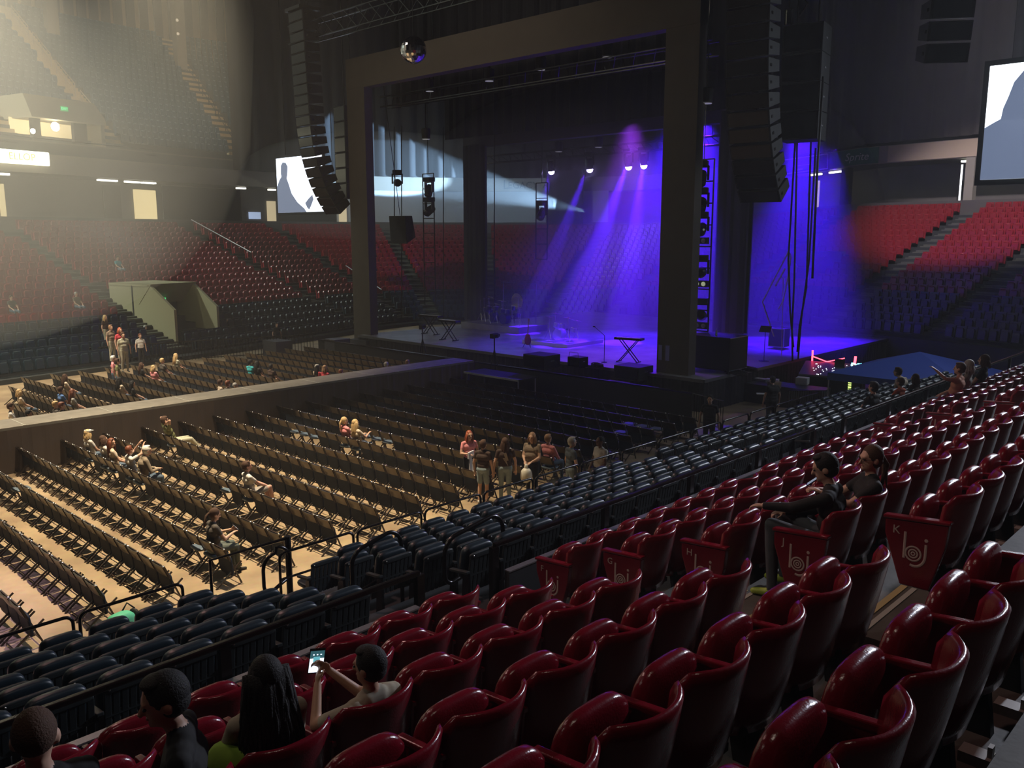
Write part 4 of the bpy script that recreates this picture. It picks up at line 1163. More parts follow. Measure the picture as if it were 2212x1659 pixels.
def hang_box(x, y, z0, z1, wd, dp, n, label, yaw=0):
    k = thing('subwoofer_stack', label, 'speaker stack', (x, y, z0), yaw); h = (z1 - z0) / n
    for i in range(n):
        b = MB().box((-dp/2, -wd/2, i*h + .01), (dp/2, wd/2, (i+1)*h - .01)).build('speaker_box', M_blackm, k, bevel=.02)
        MB().box((-dp/2 - .012, -wd/2 + .06, i*h + .06), (-dp/2, wd/2 - .06, (i+1)*h - .06)).build('grille', M_black, b)
        MB().cbox((-dp*.1, -wd/2 - .01, (i+.5)*h), (.16, .03, .05)).build('handle', M_alu, b)
    m = MB()
    for s in (-.35, .35): m.tube([(0, s, z1 - z0), (0, s, 33 - z0)], .025)
    m.build('hoist_chain', M_black, k); return k
hang_box(29.4, 14.1, 9.8, 13.6, 1.35, 1.1, 4, 'tall black subwoofer stack hanging behind the right speaker array', R(10))
hang_box(29.8, 41.0, 8.6, 13.6, 1.2, 1.1, 6, 'black subwoofer stack hanging between the left array and portal column', R(-5))
# chain hoist with hooks at the top
hp = WX(1690, 25, 29.4)
ho = thing('chain_hoist', 'cluster of dark chain hoists above the hanging subwoofer stack', 'hoist', tuple(hp))
MB().lathe([(.12, -.5), (.14, -.45), (.14, .0), (.1, .05)], c=(0, -.25, 0)).lathe([(.12, -.8), (.14, -.75), (.14, -.2), (.1, -.1)], c=(.1, .35, 0)).build('motor', M_black, ho)
MB().tube([(0, -.25, 0), (0, -.25, 33 - hp.z)], .02).tube([(.1, .35, -.1), (.1, .35, 33 - hp.z)], .02).tube([(0, -.6, .5), (.05, -.9, .1), (0, -.6, -.3), (0, -.75, -.9)], .03).build('chain', M_black, ho)
# long hanging cable looms by the right array and single pole
def loom(pts, r, label): return cable(pts, r, label)
for k, (u0, v0, u1, v1, u2, v2, X) in enumerate(((1718, 300, 1703, 560, 1714, 750, 30.5), (1722, 300, 1716, 600, 1712, 780, 30.5), (1752, 300, 1742, 620, 1722, 760, 30.5), (1762, 320, 1748, 560, 1724, 775, 30.5))):
    a, b, c = WX(u0, v0, X), WX(u1, v1, X), WX(u2, v2, X)
    cable([a, a.lerp(b, .5), b, b.lerp(c, .6) + Vector((0, .05, 0)), c], .035, f'thick black cable hanging down right of the stage, {ORD[k]} of four', name='hanging_cable')
c0 = WX(1778, 165, 27); cable([c0, c0 + Vector((.2, .1, -3)), (c0.x + .3, c0.y + .1, 5.2)], .04, 'single dark cable hanging below the highest speaker array', name='hanging_cable')
for k, (u, X) in enumerate(((868, 34), (958, 36), (1068, 36), (852, 34))):
    a = WX(u, 300, X); b = WX(u, 690 if k != 3 else 480, X); cable([(a.x, a.y, 13), (b.x, b.y, max(b.z, 1.4))], .03, f'thin black drop cable behind the front portal, {ORD[k]} of four', name='hanging_cable')
# truss towers / ladders
def truss_ladder(u, v0, v1, X, wd, label, n=7):
    a = WX(u, v0, X); b = WX(u, v1, X); z1, z0 = a.z, b.z
    k = thing('truss_tower', label, 'truss', (a.x, (a.y + b.y) / 2, z0)); m = MB(); Hh = z1 - z0
    for s in (-1, 1): m.tube([(0, s*wd/2, 0), (0, s*wd/2, Hh)], .035, seg=6)
    m.build('rails', M_black, k); m = MB()
    for i in range(n + 1): m.bar((0, -wd/2, Hh*i/n), (0, wd/2, Hh*i/n), .05)
    m.build('rungs', M_black, k)
    m = MB().tube([(0, 0, Hh), (0, 0, 33 - z0)], .02); m.build('hoist_chain', M_black, k)
    return k
def moving_head(p, label, pan=0.0, tilt=0.5, s=1.0, lit=None):
    k = thing('moving_head_light', label, 'stage light', tuple(p), pan)
    MB().box((-.17*s, -.2*s, .18*s), (.17*s, .2*s, .36*s)).build('base', M_blackm, k, bevel=.02)
    m = MB().box((-.06*s, -.24*s, .14*s), (.06*s, .24*s, .2*s))
    for q in (-1, 1): m.box((-.06*s, q*.22*s - .03*s, -.25*s), (.06*s, q*.22*s + .03*s, .2*s))
    m.build('yoke', M_black, k)
    hm = MB().lathe([(.12*s, -.26*s), (.17*s, -.2*s), (.17*s, .12*s), (.15*s, .24*s)], c=(0,0,0), seg=16)
    M = Matrix.Translation((0, 0, -.2*s)) @ Matrix.Rotation(tilt, 4, 'Y'); hm.v = [tuple(M @ Vector(v)) for v in hm.v]
    h = hm.build('head', M_black, k)
    lm = MB().lathe([(.13*s, .235*s), (.13*s, .25*s), (0, .255*s)], seg=16); lm.v = [tuple(M @ Vector(v)) for v in lm.v]
    if lit:
        M_ = Matrix.Translation((0, 0, -.2*s)) @ Matrix.Rotation(tilt, 4, 'Y'); q_ = M_ @ Vector((0, 0, .25*s)); lm.ell(q_, (.15*s, .15*s, .15*s), seg=14, rings=8)
    lm.build('lens', lit or mat('dark lens', (.02, .02, .03), .1), h)
    return k
truss_ladder(1514, 345, 715, 31.0, .95, 'black ladder truss with stage lights between the front portal and right column', 8)
for k, v in enumerate((372, 430, 482, 575, 668)):
    p = WX(1515, v, 30.8); moving_head(p, f'black moving light hung in the right ladder truss, {ORD[k]} from the top', .4, .6 + .3*k, 1.25)
for k, (v, lab) in enumerate(((520, 'upper small square light in the right ladder truss'), (613, 'lit square white light in the right ladder truss'), (703, 'lowest small square light in the right ladder truss'))):
    p = WX(1515, v, 30.8); b = thing('blinder_light', lab, 'stage light', tuple(p)); MB().box((-.1, -.30, -.13), (.1, .30, .13)).build('housing', M_blackm, b)
    m = MB()
    for q in (-.15, .15): m.ell((-.105, q, 0), (.02, .10, .09))
    m.build('lamp', mat('warm lamp face', (.6, .6, .4), .4, emit=(.7, .8, .5), estr=.35) if k == 1 else mat('dull lamp face', (.25, .22, .22), .3), b, smooth=True)
truss_ladder(927, 375, 660, 35.0, 1.0, 'black ladder truss with lights right of the left portal column', 9)
moving_head(WX(927, 402, 34.8), 'dark moving light at the top of the left ladder truss', 0, .4, 1.4)
moving_head(WX(927, 445, 34.8), 'dark moving light lower in the left ladder truss', 0, 1.0, 1.4)
truss_ladder(1170, 395, 560, 39.0, .9, 'black ladder truss near the centre rear of the stage', 5)
moving_head(WX(1170, 452, 38.8), 'dark moving light in the central rear ladder truss', 0, .6, 1.4)
p = WX(858, 385, 33); moving_head(p, 'single black lamp hanging in front of the pale blue wall', 1.0, 1.5, 1.3)
p = WX(868, 495, 33.2); k = thing('hanging_speaker', 'black wedge speaker hanging behind the left portal column', 'speaker', (p.x, p.y, p.z)); k.rotation_euler = (0, R(-12), R(20))
MB().prism([(-.55, -.75), (.55, -.60), (.45, .7), (-.35, .85)], 'y', -.55, .55).build('body', M_blackm, k, bevel=.02)
MB().tube([(0, 0, .8), (0, 0, 9)], .02).build('hang_wire', M_black, k)
# rear light beam with four lit blue heads
M_bl = mat('lit blue lens', (.5, .5, 1), .4, emit=(.45, .35, 1.0), estr=45)
rt = thing('lighting_truss', 'dark lighting truss across the rear of the stage', 'truss', (40, 0, 0))
m = MB()
for dz in (0, .45):
    for dx in (-.2, .2): m.tube([(dx, 20.5, 11.1 + dz), (dx, 40.5, 11.1 + dz)], .035, seg=5)
for q in range(40): m.bar((-.2 if q % 2 else .2, 20.5 + .5*q, 11.1), (.2 if q % 2 else -.2, 21 + .5*q, 11.55), .03)
m.build('lattice', M_black, rt); MB().tube([(0, 24, 11.5), (0, 24, 33)], .02).tube([(0, 37, 11.5), (0, 37, 33)], .02).build('hoist_chain', M_black, rt)
BEAM = []
for k, (u, v, tu, tv) in enumerate(((1190, 360, 1120, 720), (1273, 355, 1130, 720), (1357, 349, 1215, 745), (1390, 346, 1340, 740))):
    p = WX(u, v, 40.0); tg = WZ(tu, tv, SZ)
    moving_head(p + Vector((0, 0, .25)), f'bright blue-violet lit stage light, {ORD[k]} of four from the left', 0, PI * .95, 1.2, M_bl)
    BEAM.append((p, tg))
for k, (u, v, X, big) in enumerate(((928, 186, 30, 1), (1057, 163, 30, 1), (1168, 138, 30, 1), (1312, 110, 30, 1), (920, 290, 31, 1), (1207, 318, 38.9, 0), (1293, 308, 38.9, 0), (1527, 208, 29, 0))):
    p = WX(u, v, X); m = MB().lathe([(.10, -.25), (.22, -.2), (.25, .25), (.22, .3)], seg=14)
    b = thing('par_lamp', f'small grey stage lamp hanging under the dark header, {ORD[k]} of eight', 'stage light', tuple(p)); m.build('can', M_blackm, b)
    MB().lathe([(.2, -.26), (.2, -.25), (0, -.24)], seg=14).build('lens', mat('grey lens', (.5, .5, .5), .4, emit=(.8, .8, .8), estr=.18), b); MB().tube([(0, 0, .3), (0, 0, 1.8)], .03).build('hook', M_black, b)
tr = thing('lighting_truss', 'dark truss carrying small lamps inside the front portal', 'truss', (30, 0, 0)); m = MB()
for dz in (0, .5):
    for dx in (-.25, .25): m.tube([(dx, 18, 13.3 + dz), (dx, 38, 13.3 + dz)], .035, seg=5)
for q in range(40): m.bar((-.25, 18 + .5*q, 13.3 + .5*(q % 2)), (.25, 18.5 + .5*q, 13.3 + .5*((q+1) % 2)), .03)
m.build('lattice', M_black, tr); MB().tube([(0, 22, 13.8), (0, 22, 33)], .02).tube([(0, 34, 13.8), (0, 34, 33)], .02).build('hoist_chain', M_black, tr)
# black borders hung above the stage roof between portals
for (x, lab) in ((32.0, 'black cloth border hung inside the front portal'), (36.0, 'black cloth border hung before the rear portal')):
    m = MB(); fold_wall(m, [(x, 39.8), (x, 18.8)], 12.2 if x > 33 else 13.6, 20, .08, .8); tag(m.build('cloth_border', M_drape), lab, 'drape')
# legs: tall dark drapes at the right
for (u0, u1, X, zb, lab) in ((1545, 1612, 35.2, 2.2, 'tall black drape leg right of the ladder truss'), (1003, 1042, 37.7, 1.3, 'black drape leg along the rear portal column')):
    a, b = WX(u0, 600, X), WX(u1, 600, X); m = MB(); fold_wall(m, [(X, a.y), (X, b.y)], zb, 12, .05, .5); fold_wall(m, [(X + .25, b.y), (X + .25, a.y)], zb, 12, .05, .5)
    tag(m.build('drape_leg', M_drape), lab, 'drape')
# mirror ball
bp = WZ(893, 108, 14.0); d0 = ray(893, 108).normalized(); bp = CAM + d0 * (35.3)
mb_ = thing('mirror_ball', 'mirror ball hanging in front of the portal header', 'mirror ball', tuple(bp))
m = MB(); RB = .50; rings = 16
for i in range(rings):
    t0, t1 = -PI/2 + PI*i/rings, -PI/2 + PI*(i+1)/rings; n_ = max(4, int(2*PI*RB*math.cos((t0+t1)/2)/.098))
    for q in range(n_):
        a0, a1 = 2*PI*q/n_ + .01, 2*PI*(q+1)/n_ - .01; S = lambda t, a: (RB*math.cos(t)*math.cos(a), RB*math.cos(t)*math.sin(a), RB*math.sin(t))
        m.add([S(t0, a0), S(t0, a1), S(t1, a1), S(t1, a0)], [(0, 1, 2, 3)])
m.build('mirror_tiles', mat('mirror', (.85, .85, .9), .06, metal=1), mb_)
MB().ell((0, 0, 0), (RB*.97, RB*.97, RB*.97)).build('core', M_blackm, mb_, smooth=True)
MB().tube([(0, 0, RB), (0, 0, 33 - bp.z)], .012).build('hang_wire', M_black, mb_)
# front roof truss and the swagged cloth ring at the top
ft = thing('roof_truss', 'dark lattice truss running above the front portal', 'truss', (27.2, 0, 0)); m = MB()
for dz in (0, .9):
    for dx in (-.35, .35): m.tube([(dx, 15, 16.6 + dz), (dx, 42, 16.6 + dz)], .04, seg=5)
for q in range(27): m.bar((-.35, 15 + q, 16.6), (-.35, 16 + q, 17.5), .035).bar((.35, 16 + q, 16.6), (.35, 15 + q, 17.5), .035)
m.build('lattice', M_black, ft); MB().tube([(0, 20, 17.4), (0, 20, 33)], .02).tube([(0, 36, 17.4), (0, 36, 33)], .02).build('hoist_chain', M_black, ft)
# ---------------------------------------------------------------- screens
M_scr = mat('screen white', (.8, .8, .8), .5, emit=(.72, .82, 1.0), estr=2.6)
M_scr2 = mat('screen bright white', (.8, .8, .8), .5, emit=(.86, .94, 1.0), estr=2.6)
M_sil = mat('screen silhouette', (.2, .2, .25), .5, emit=(.09, .12, .20), estr=1.0)
M_sil2 = mat('screen figure grey', (.2, .2, .25), .5, emit=(.13, .17, .27), estr=1.0)
def screen(x, y0, y1, z0, z1, label, white, sil, polys, fr=.18):
    k = thing('video_screen', label, 'screen', (x, y0, z0)); W_, H_ = y0 - y1, z1 - z0     # y0 = image-left edge
    MB().box((.02, -W_ - fr, -fr), (.14, fr, H_ + fr)).build('frame', M_blackm, k)
    MB().box((0, -W_, 0), (.02, 0, H_)).build('picture', white, k)
    for nm, P_ in polys:
        m = MB(); n_ = len(P_); m.prism([(-px * W_, pz * H_) for px, pz in P_], 'x', -.012, -.002); m.build(nm, sil, k)
    m = MB()
    for yy in (-W_*.2, -W_*.8): m.tube([(.08, yy, H_), (.08, yy, 33 - z0)], .025)
    m.build('hoist_chain', M_black, k); return k
a = WX(596, 343, 34); b = WX(596, 460, 34)
zt_, zb_ = a.z, b.z
a2 = WX(716, 400, 34)
fig = [(0, 0), (0, .48), (.06, .60), (.11, .66), (.10, .74), (.11, .86), (.15, .92), (.22, .91), (.26, .84), (.25, .72), (.23, .62), (.27, .52), (.33, .34), (.45, .18), (.60, .06), (.64, 0)]
hand = [(.62, .16), (.70, .24), (.78, .30), (.80, .22), (.74, .10), (.70, .04), (.66, .08)]
screen(34, a.y, a.y - 5.6, zb_, zt_, 'bright white video screen with a dark seated figure, behind the left array', M_scr, M_sil, [('figure', fig), ('figure_hand', hand)])
a = WX(2139, 143, 33); b = WX(2134, 388, 33)
fig2 = [(0, 0), (0, .46), (.03, .50), (.055, .53), (.06, .62), (.075, .72), (.09, .84), (.12, .93), (.17, .97), (.24, .96), (.30, .88), (.33, .75), (.34, .62), (.40, .55), (.55, .48), (.62, .30), (.66, 0)]
screen(33, a.y, a.y - 8.6, b.z, a.z, 'large video screen cut by the right edge showing a grey figure on white', M_scr2, M_sil2, [('figure', fig2)])
area('screen_glow', (32.8, 4.8, 11), (5, 5, 4), 900, (.8, .88, 1.0), 8, 4)

# ---------------------------------------------------------------- right side of the stage: monitor desk, tent, cases
dk = WZ(1800, 806, .95)
desk = thing('mixing_desk', 'lit mixing desk with red and white lights beside the stage', 'mixing desk', (dk.x, dk.y, 0), .25)
MB().box((-.6, -1.2, 0), (.6, 1.2, .85)).build('flight_case', M_blackm, desk, bevel=.02)
MB().prism([(-.75, .86), (.7, 1.20), (.7, 1.3), (-.75, .93)], 'y', -1.25, 1.25).build('console', mat('console grey', (.25, .25, .27), .4), desk)
rnd = random.Random(3); m = MB()
for q in range(60): _x = -.7 + 1.3*rnd.random(); m.cbox((_x, -1.2 + 2.0*rnd.random(), 1.11 + _x*.25), (.05, .03, .04))
m.build('fader_lights', mat('fader light', (.8, .8, .9), .4, emit=(.8, .85, 1), estr=3), desk)
m = MB()
for q in range(16): m.cbox((-.1 + .5*rnd.random(), -1.2 + .6*rnd.random(), 1.2 + .25*rnd.random()), (.04, .07, .05))
m.build('cyan_lights', mat('cyan light', (.2, .8, .9), .4, emit=(.2, .8, 1), estr=5), desk)
m = MB().tube([(.75, 1.0, 1.3), (.75, 1.0, 1.75)], .035).tube([(.75, 1.0, 1.5), (.75, .4, 1.3), (.75, -.3, 1.5)], .025).tube([(.8, -.7, 1.3), (.8, -.72, 1.6)], .05)
m.build('red_lights', mat('red light', (1, .1, .1), .4, emit=(1, .05, .08), estr=7), desk)
m = MB()
for q in range(6): m.cbox((-.62, -.75, .25 + .09*q), (.02, .12, .05))
m.build('green_meter', mat('meter light', (.6, .9, .2), .4, emit=(.6, .9, .2), estr=2), desk)
MB().cbox((.2, -.2, 1.3), (.04, .4, .45)).build('monitor', M_black, desk)
tp = WZ(1985, 785, 2.3)
tent = thing('canopy_tent', 'blue canopy tent roof at the side of the stage', 'tent', (tp.x, tp.y, 0))
m = MB(); A_ = 2.2
m.add([(-A_, -A_, 2.0), (A_, -A_, 2.0), (A_, A_, 2.0), (-A_, A_, 2.0), (0, 0, 2.7)], [(0, 1, 4), (1, 2, 4), (2, 3, 4), (3, 0, 4)])
m.add([(-A_, -A_, 1.75), (A_, -A_, 1.75), (A_, A_, 1.75), (-A_, A_, 1.75), (-A_, -A_, 2.0), (A_, -A_, 2.0), (A_, A_, 2.0), (-A_, A_, 2.0)], [(0,1,5,4), (1,2,6,5), (2,3,7,6), (3,0,4,7)])
m.build('canopy', mat('blue canvas', (.02, .06, .35), .8), tent)
for (sx, sy) in ((-1,-1),(1,-1),(1,1),(-1,1)): MB().tube([(sx*A_*.98, sy*A_*.98, 0), (sx*A_*.98, sy*A_*.98, 2.0)], .03).build('pole', M_alu, tent)
def clutter(u, v, z, w_, d_, h_, m, name, label, cat, rz=0.0):
    p = WZ(u, v, z); o = MB().box((-d_/2, -w_/2, 0), (d_/2, w_/2, h_)).build(name, m, bevel=.015); o.location = (p.x, p.y, z if z > .01 else 0); o.rotation_euler = (0, 0, rz); return tag(o, label, cat)
M_case = mat('road case grey', (.05, .05, .06), .5)
M_pap = mat('white papers', (.7, .7, .75), .6)
tb = clutter(1665, 868, 0, 2.4, 1.3, .75, M_case, 'work_table', 'dark work table with equipment at the stage corner', 'table')
tb2 = clutter(1735, 880, 0, 1.7, 1.0, .8, M_case, 'work_table', 'second dark table right of the equipment table by the stage', 'table', .1)
for k, (u, v, w_, d_, h_, mm, nm, lab) in enumerate(((1640, 822, .8, .3, .10, M_pap, 'equipment_bundle', 'white equipment bundle on the table at the stage corner'), (1668, 826, .5, .35, .14, M_pap, 'equipment_bundle', 'pale plastic bundle right of the white bundle on the table'), (1655, 852, .7, .2, .04, M_pap, 'paper_stack', 'stack of papers on the near edge of the equipment table'), (1672, 838, .45, .3, .25, mat('brown box', (.3, .22, .15), .8), 'cardboard_box', 'small brown box on the equipment table'))):
    clutter(u, v, .76, w_, d_, h_, mm, nm, lab, 'equipment', .3*k)
clutter(1733, 830, .81, .45, .4, .28, M_pap, 'printer', 'small pale box-shaped device on the second dark table', 'device', .2)
clutter(1705, 745, 0, 1.6, .9, 1.1, M_case, 'road_case', 'dark road case standing behind the amplifier case', 'case')
clutter(1760, 760, 0, 2.2, 1.0, .9, M_case, 'road_case', 'low dark case in front of the far stand, right of the cables', 'case')
for k, (u, v, w_, h_) in enumerate(((790, 772, 1.5, 1.0), (935, 778, 1.7, 1.0), (730, 780, .9, 1.2), (600, 770, 1.4, .9), (848, 775, 1.0, .6))):
    clutter(u, v, 0, w_, 1.0, h_, M_case, 'road_case', ['dark case at the foot of the left portal column', 'big dark case left of the camera tripod by the stage', 'tall dark case left of the left portal column', 'dark case behind the far chairs near the barrier', 'low dark case between the two big cases at the runway end'][k], 'case')
# camera platform and tripods
cp_ = WY(1060, 790, 25.2)
pl = thing('camera_platform', 'low table with a bright front edge at the end of the runway', 'platform', (25.0, 24.4, 0))
MB().box((-.7, -1.6, .95), (.5, 1.5, 1.0)).build('top', M_blackm, pl); MB().box((-.72, -1.6, .93), (-.69, 1.5, 1.01)).build('bright_edge', M_gtape, pl)
m = MB()
for (a_, b_) in ((-.6, -1.5), (.4, -1.5), (-.6, 1.4), (.4, 1.4)): m.tube([(a_, b_, 0), (a_, b_, .95)], .03)
m.build('legs', M_alu, pl)
def tripod_camera(p, label, hh=1.4, rz=0.0):
    k = thing('tripod_camera', label, 'camera', tuple(p), rz); m = MB()
    for a_ in range(3): m.tube([(0, 0, hh*.8), (.42*math.cos(a_*2.1+.4), .42*math.sin(a_*2.1+.4), 0)], .022)
    m.tube([(0, 0, hh*.7), (0, 0, hh)], .03); m.build('tripod', M_black, k)
    MB().box((-.22, -.09, hh), (.20, .09, hh + .2)).box((.20, -.05, hh + .03), (.38, .05, hh + .15)).box((-.1, -.22, hh + .08), (0, -.09, hh + .16)).build('camera_body', M_blackm, k, bevel=.01)
    return k
tripod_camera((25.75, 25.55, 0), 'video camera on a tripod at the end of the runway', 2.3, .2)
tripod_camera((26.6, 31.2, 0), 'second video camera on a tripod farther left by the stage', 2.2, .5)
gd = thing('equipment_stand', 'small pale metal frame on the floor before the stage', 'frame', (*WZ(1262, 866, 0).xy, 0))
MB().tube([(0, -.4, 0), (0, -.4, .7), (0, .4, .7), (0, .4, 0)], .02).tube([(.3, -.2, 0), (.2, .1, .5), (.3, .4, 0)], .02).build('frame', M_alu, gd)
gc = thing('gear_cart', 'dark equipment cart standing before the stage skirt', 'cart', (*WZ(1330, 880, 0).xy, 0))
MB().box((-.3, -.5, .15), (.3, .5, 1.0)).build('body', M_blackm, gc); MB().box((-.32, -.42, .7), (-.30, -.38, .9)).build('white_label', M_white, gc)
# fences and rail in the right background
for k, (u0, v0, u1, v1) in enumerate(((1470, 905, 1560, 932), (1700, 905, 1790, 905))):
    a, b = WZ(u0, v0, 0), WZ(u1, v1, 0); f = thing('crowd_barrier', ['barred black barrier standing by the stage corner', 'barred black barrier in front of the mixing desk'][k], 'barrier'); m = MB()
    for z in (.1, 1.05): m.tube([(a.x, a.y, z), (b.x, b.y, z)], .022)
    for q in range(19): p_ = a.lerp(b, q/18); m.box((p_.x-.008, p_.y-.008, .1), (p_.x+.008, p_.y+.008, 1.05))
    m.build('bars', M_black, f)
# trash bin
tbp = WZ(1155, 1160, 0.0); tbp = Vector((13.6, 12.1, 0))
tr_ = thing('trash_can', 'round black trash can with a pale liner at the floor edge', 'trash can', (tbp.x, tbp.y, 0))
MB().lathe([(.36, 0), (.42, .95), (.45, .97), (.45, 1.02), (.40, 1.02), (.36, .5), (0, .48)], seg=28).build('can', M_black, tr_, smooth=False)
MB().lathe([(.41, 1.0), (.39, .8), (.36, .62), (0, .60)], seg=28).build('liner', mat('bin liner', (.6, .55, .45), .5), tr_)
# bag and cups on the lowest step
bg_ = thing('tote_bag', 'mint green bag lying on the floor behind the lowest navy seats', 'bag', (5.25, 13.95, 0), .2)
MB().ell((0, 0, .22), (.24, .14, .22), e=.6).build('body', mat('mint fabric', (.10, .55, .32), .6), bg_, smooth=True)
MB().ell((.26, .0, .22), (.05, .13, .2), e=.7).tube([(.1, .1, .4), (.2, .1, .52), (.3, .05, .4)], .015).build('dark_panel', M_blackm, bg_, smooth=True)
cp1 = MB().lathe([(.035, 0), (.05, .15), (.052, .155), (.045, .155), (.04, .02)], seg=16).build('paper_cup', mat('paper cup', (.55, .5, .45), .6), smooth=True); cp1.location = (4.90, 14.05, 0); tag(cp1, 'patterned drink cup left of the mint green bag', 'cup')
cp2 = MB().lathe([(.035, 0), (.05, .15), (.052, .155), (.045, .155), (.04, .02)], seg=16).build('paper_cup', M_white, smooth=True); cp2.location = (6.45, 14.2, 0); tag(cp2, 'plain drink cup by the rail right of the mint green bag', 'cup')
# ================================================================ people
import numpy as np
def skin_mat(n, c): return mat('skin ' + n, c, .5)
SK = {'light': skin_mat('light', (.62, .38, .27)), 'tan': skin_mat('tan', (.50, .29, .19)), 'dark': skin_mat('dark', (.16, .08, .05)), 'pink': skin_mat('pink', (.66, .38, .30))}
def cloth(name, c): return mat(name + ' cloth', c, .85, noise=.08, nscale=14)
HAIR = {'blonde': mat('blonde hair', (.60, .42, .20), .55), 'brown': mat('brown hair', (.075, .036, .020), .8, bump=.5, bscale=120), 'auburn': mat('auburn hair', (.18, .05, .02), .5), 'black': mat('black hair', (.008, .007, .007), .75, bump=.5, bscale=120),
        'grey': mat('grey hair', (.42, .40, .37), .6), 'white': mat('white hair', (.80, .78, .72), .6), 'red': mat('red hair', (.32, .08, .03), .5), 'sandy': mat('sandy hair', (.30, .17, .09), .55)}
M_eye = mat('eye', (.03, .02, .02), .2); M_lip = mat('lips', (.40, .14, .12), .5)
M_shoe = mat('dark shoe', (.03, .03, .03), .5); M_shoew = mat('white shoe', (.6, .6, .6), .5); M_shoeg = mat('neon shoe', (.45, .6, .08), .5)
def cone_pts(mb, a, b, ra, rb, seg=12):
    a = Vector(a); b = Vector(b); mb.ell(a, (ra, ra, ra), seg=seg, rings=7); mb.ell(b, (rb, rb, rb), seg=seg, rings=7)
    if (b - a).length > 1e-4: mb.tube([a, b], 1, seg=seg, rs=[ra, rb])
def person(label, pos, yaw, pose='stand', h=1.72, sk='light', shirt=None, pants=None, shoe=None, hair='brown', style='short', arms=None, head=(0, 0), lean=None, fat=1.0, voxel=.013,
           sleeve=.5, legs=None, fingers=True, shorts=False, hat=None, face=True, group=None, extra=None, zsit=.46):
    """one continuous body grown from tapered limbs; local +X is forward, +Y the person's left"""
    S = h / 1.75; V = Vector; body = MB(); segs = []
    shirt = shirt or cloth('grey', (.2, .2, .2)); pants = pants or cloth('jeans', (.06, .09, .15)); shoe = shoe or M_shoe
    mats = [SK[sk], shirt, pants, shoe]
    def cap(a, b, ra, rb, m): cone_pts(body, a, b, ra, rb); segs.append((V(a), V(b), ra, rb, m))
    sit = pose == 'sit'
    pz = (zsit + .095) if sit else .93 * S
    lean = lean if lean is not None else (-.10 if sit else 0.0)
    P0 = V((0, 0, pz)); ax = V((math.sin(lean), 0, math.cos(lean))); fx = V((math.cos(lean), 0, -math.sin(lean)))
    def T(x, y, z): return P0 + ax * (z * S) + fx * (x * S) + V((0, y * S, 0))
    f = fat
    cap(T(0, -.075, 0), T(0, .075, 0), .105*S*f, .105*S*f, 2)
    cap(T(.01, -.06, .10), T(.01, .06, .10), .105*S*f, .105*S*f, 1); cap(T(.015*f, -.055, .2), T(.015*f, .055, .2), .108*S*f, .108*S*f, 1)
    cap(T(0, -.085, .34), T(0, .085, .34), .105*S*f, .105*S*f, 1); cap(T(-.01, -.135, .445), T(-.01, .135, .445), .062*S, .062*S, 1)
    cap(T(-.01, -.05, .47), T(-.01, .05, .47), .065*S, .065*S, 1)
    cap(T(-.005, 0, .49), T(.015, 0, .56), .052*S, .048*S, 0)
    # head
    hy, hp = head
    hc = T(.03, 0, .662); HM = Matrix.Rotation(hy, 3, 'Z') @ Matrix.Rotation(hp, 3, 'Y')
    def Hd(x, y, z): return hc + HM @ (V((x, y, z)) * S * 1.06)
    def hell(c, r, m): body.ell(Hd(*c), [q*S*1.06 for q in r], M=HM, seg=16, rings=10); segs.append((Hd(*c), Hd(*c), min(r)*S, min(r)*S, m))
    hell((-.008, 0, .02), (.093, .074, .095), 0); hell((.020, 0, -.045), (.066, .056, .070), 0)
    cap(Hd(.070, 0, -.075), Hd(.072, 0, -.078), .022*S, .022*S, 0)
    cap(Hd(.086, 0, .012), Hd(.106, 0, -.022), .010*S, .015*S, 0)
    cap(Hd(.078, -.035, .030), Hd(.078, .035, .030), .012*S, .012*S, 0)
    for s in (-1, 1): hell((-.008, s*.076, -.008), (.022, .012, .032), 0)
    # arms
    arms = arms or {}
    rest = {'stand': V((.05, .27, .80/.93*.93 - .13)), 'sit': V((.30, .13, zsit + .17))}
    for s, nm in ((1, 'L'), (-1, 'R')):
        sh = T(-.01, s*.175, .44)
        t = arms.get(nm)
        if t is None: r_ = rest['sit' if sit else 'stand']; t = V((r_.x*S, s*r_.y*S*(1 if f < 1.15 else 1.1), r_.z if sit else .80*S))
        else: t = V((t[0], t[1], t[2]))
        L1, L2 = .285*S, .255*S; d = t - sh; D = min(d.length, (L1+L2)*.985); t = sh + d.normalized()*D; d = (t - sh)
        c = (L1*L1 + D*D - L2*L2) / (2*L1*D); c = max(-1, min(1, c)); hgt = L1*math.sqrt(max(0, 1-c*c))
        pole = V((-.25, s*.55, -.8)) if not (arms.get('pole')) else V((arms['pole'][0], s*arms['pole'][1], arms['pole'][2]))
        u = d.normalized(); pl = (pole - u*pole.dot(u)).normalized(); el = sh + u*(L1*c) + pl*hgt
        k = sleeve
        m1 = sh.lerp(el, min(1, k)); cap(sh, m1, .056*S*min(f,1.15), .050*S, 1)
        if k < 1: cap(m1, el, .043*S, .038*S, 0); cap(el, t, .038*S, .026*S, 0)
        else: cap(el, el.lerp(t, .93), .046*S, .034*S, 1); cap(el.lerp(t, .93), t, .027*S, .026*S, 0)
        # hand: palm, four bent fingers of unequal length, thumb
        fd = (t - el).normalized(); side = V((0, s, 0)); side = (side - fd*side.dot(fd)); side = side.normalized() if side.length > .2 else V((0, 0, 1)).cross(fd).normalized()
        pn = side.cross(fd).normalized() * s     # palm normal
        if pn.z > 0: pn = -pn
        if arms.get('grip' + nm): pn = V(arms['grip' + nm]).normalized(); side = fd.cross(pn).normalized() * (s if True else 1)
        curl = arms.get('curl' + nm, .6)
        pc = t + fd*.045*S
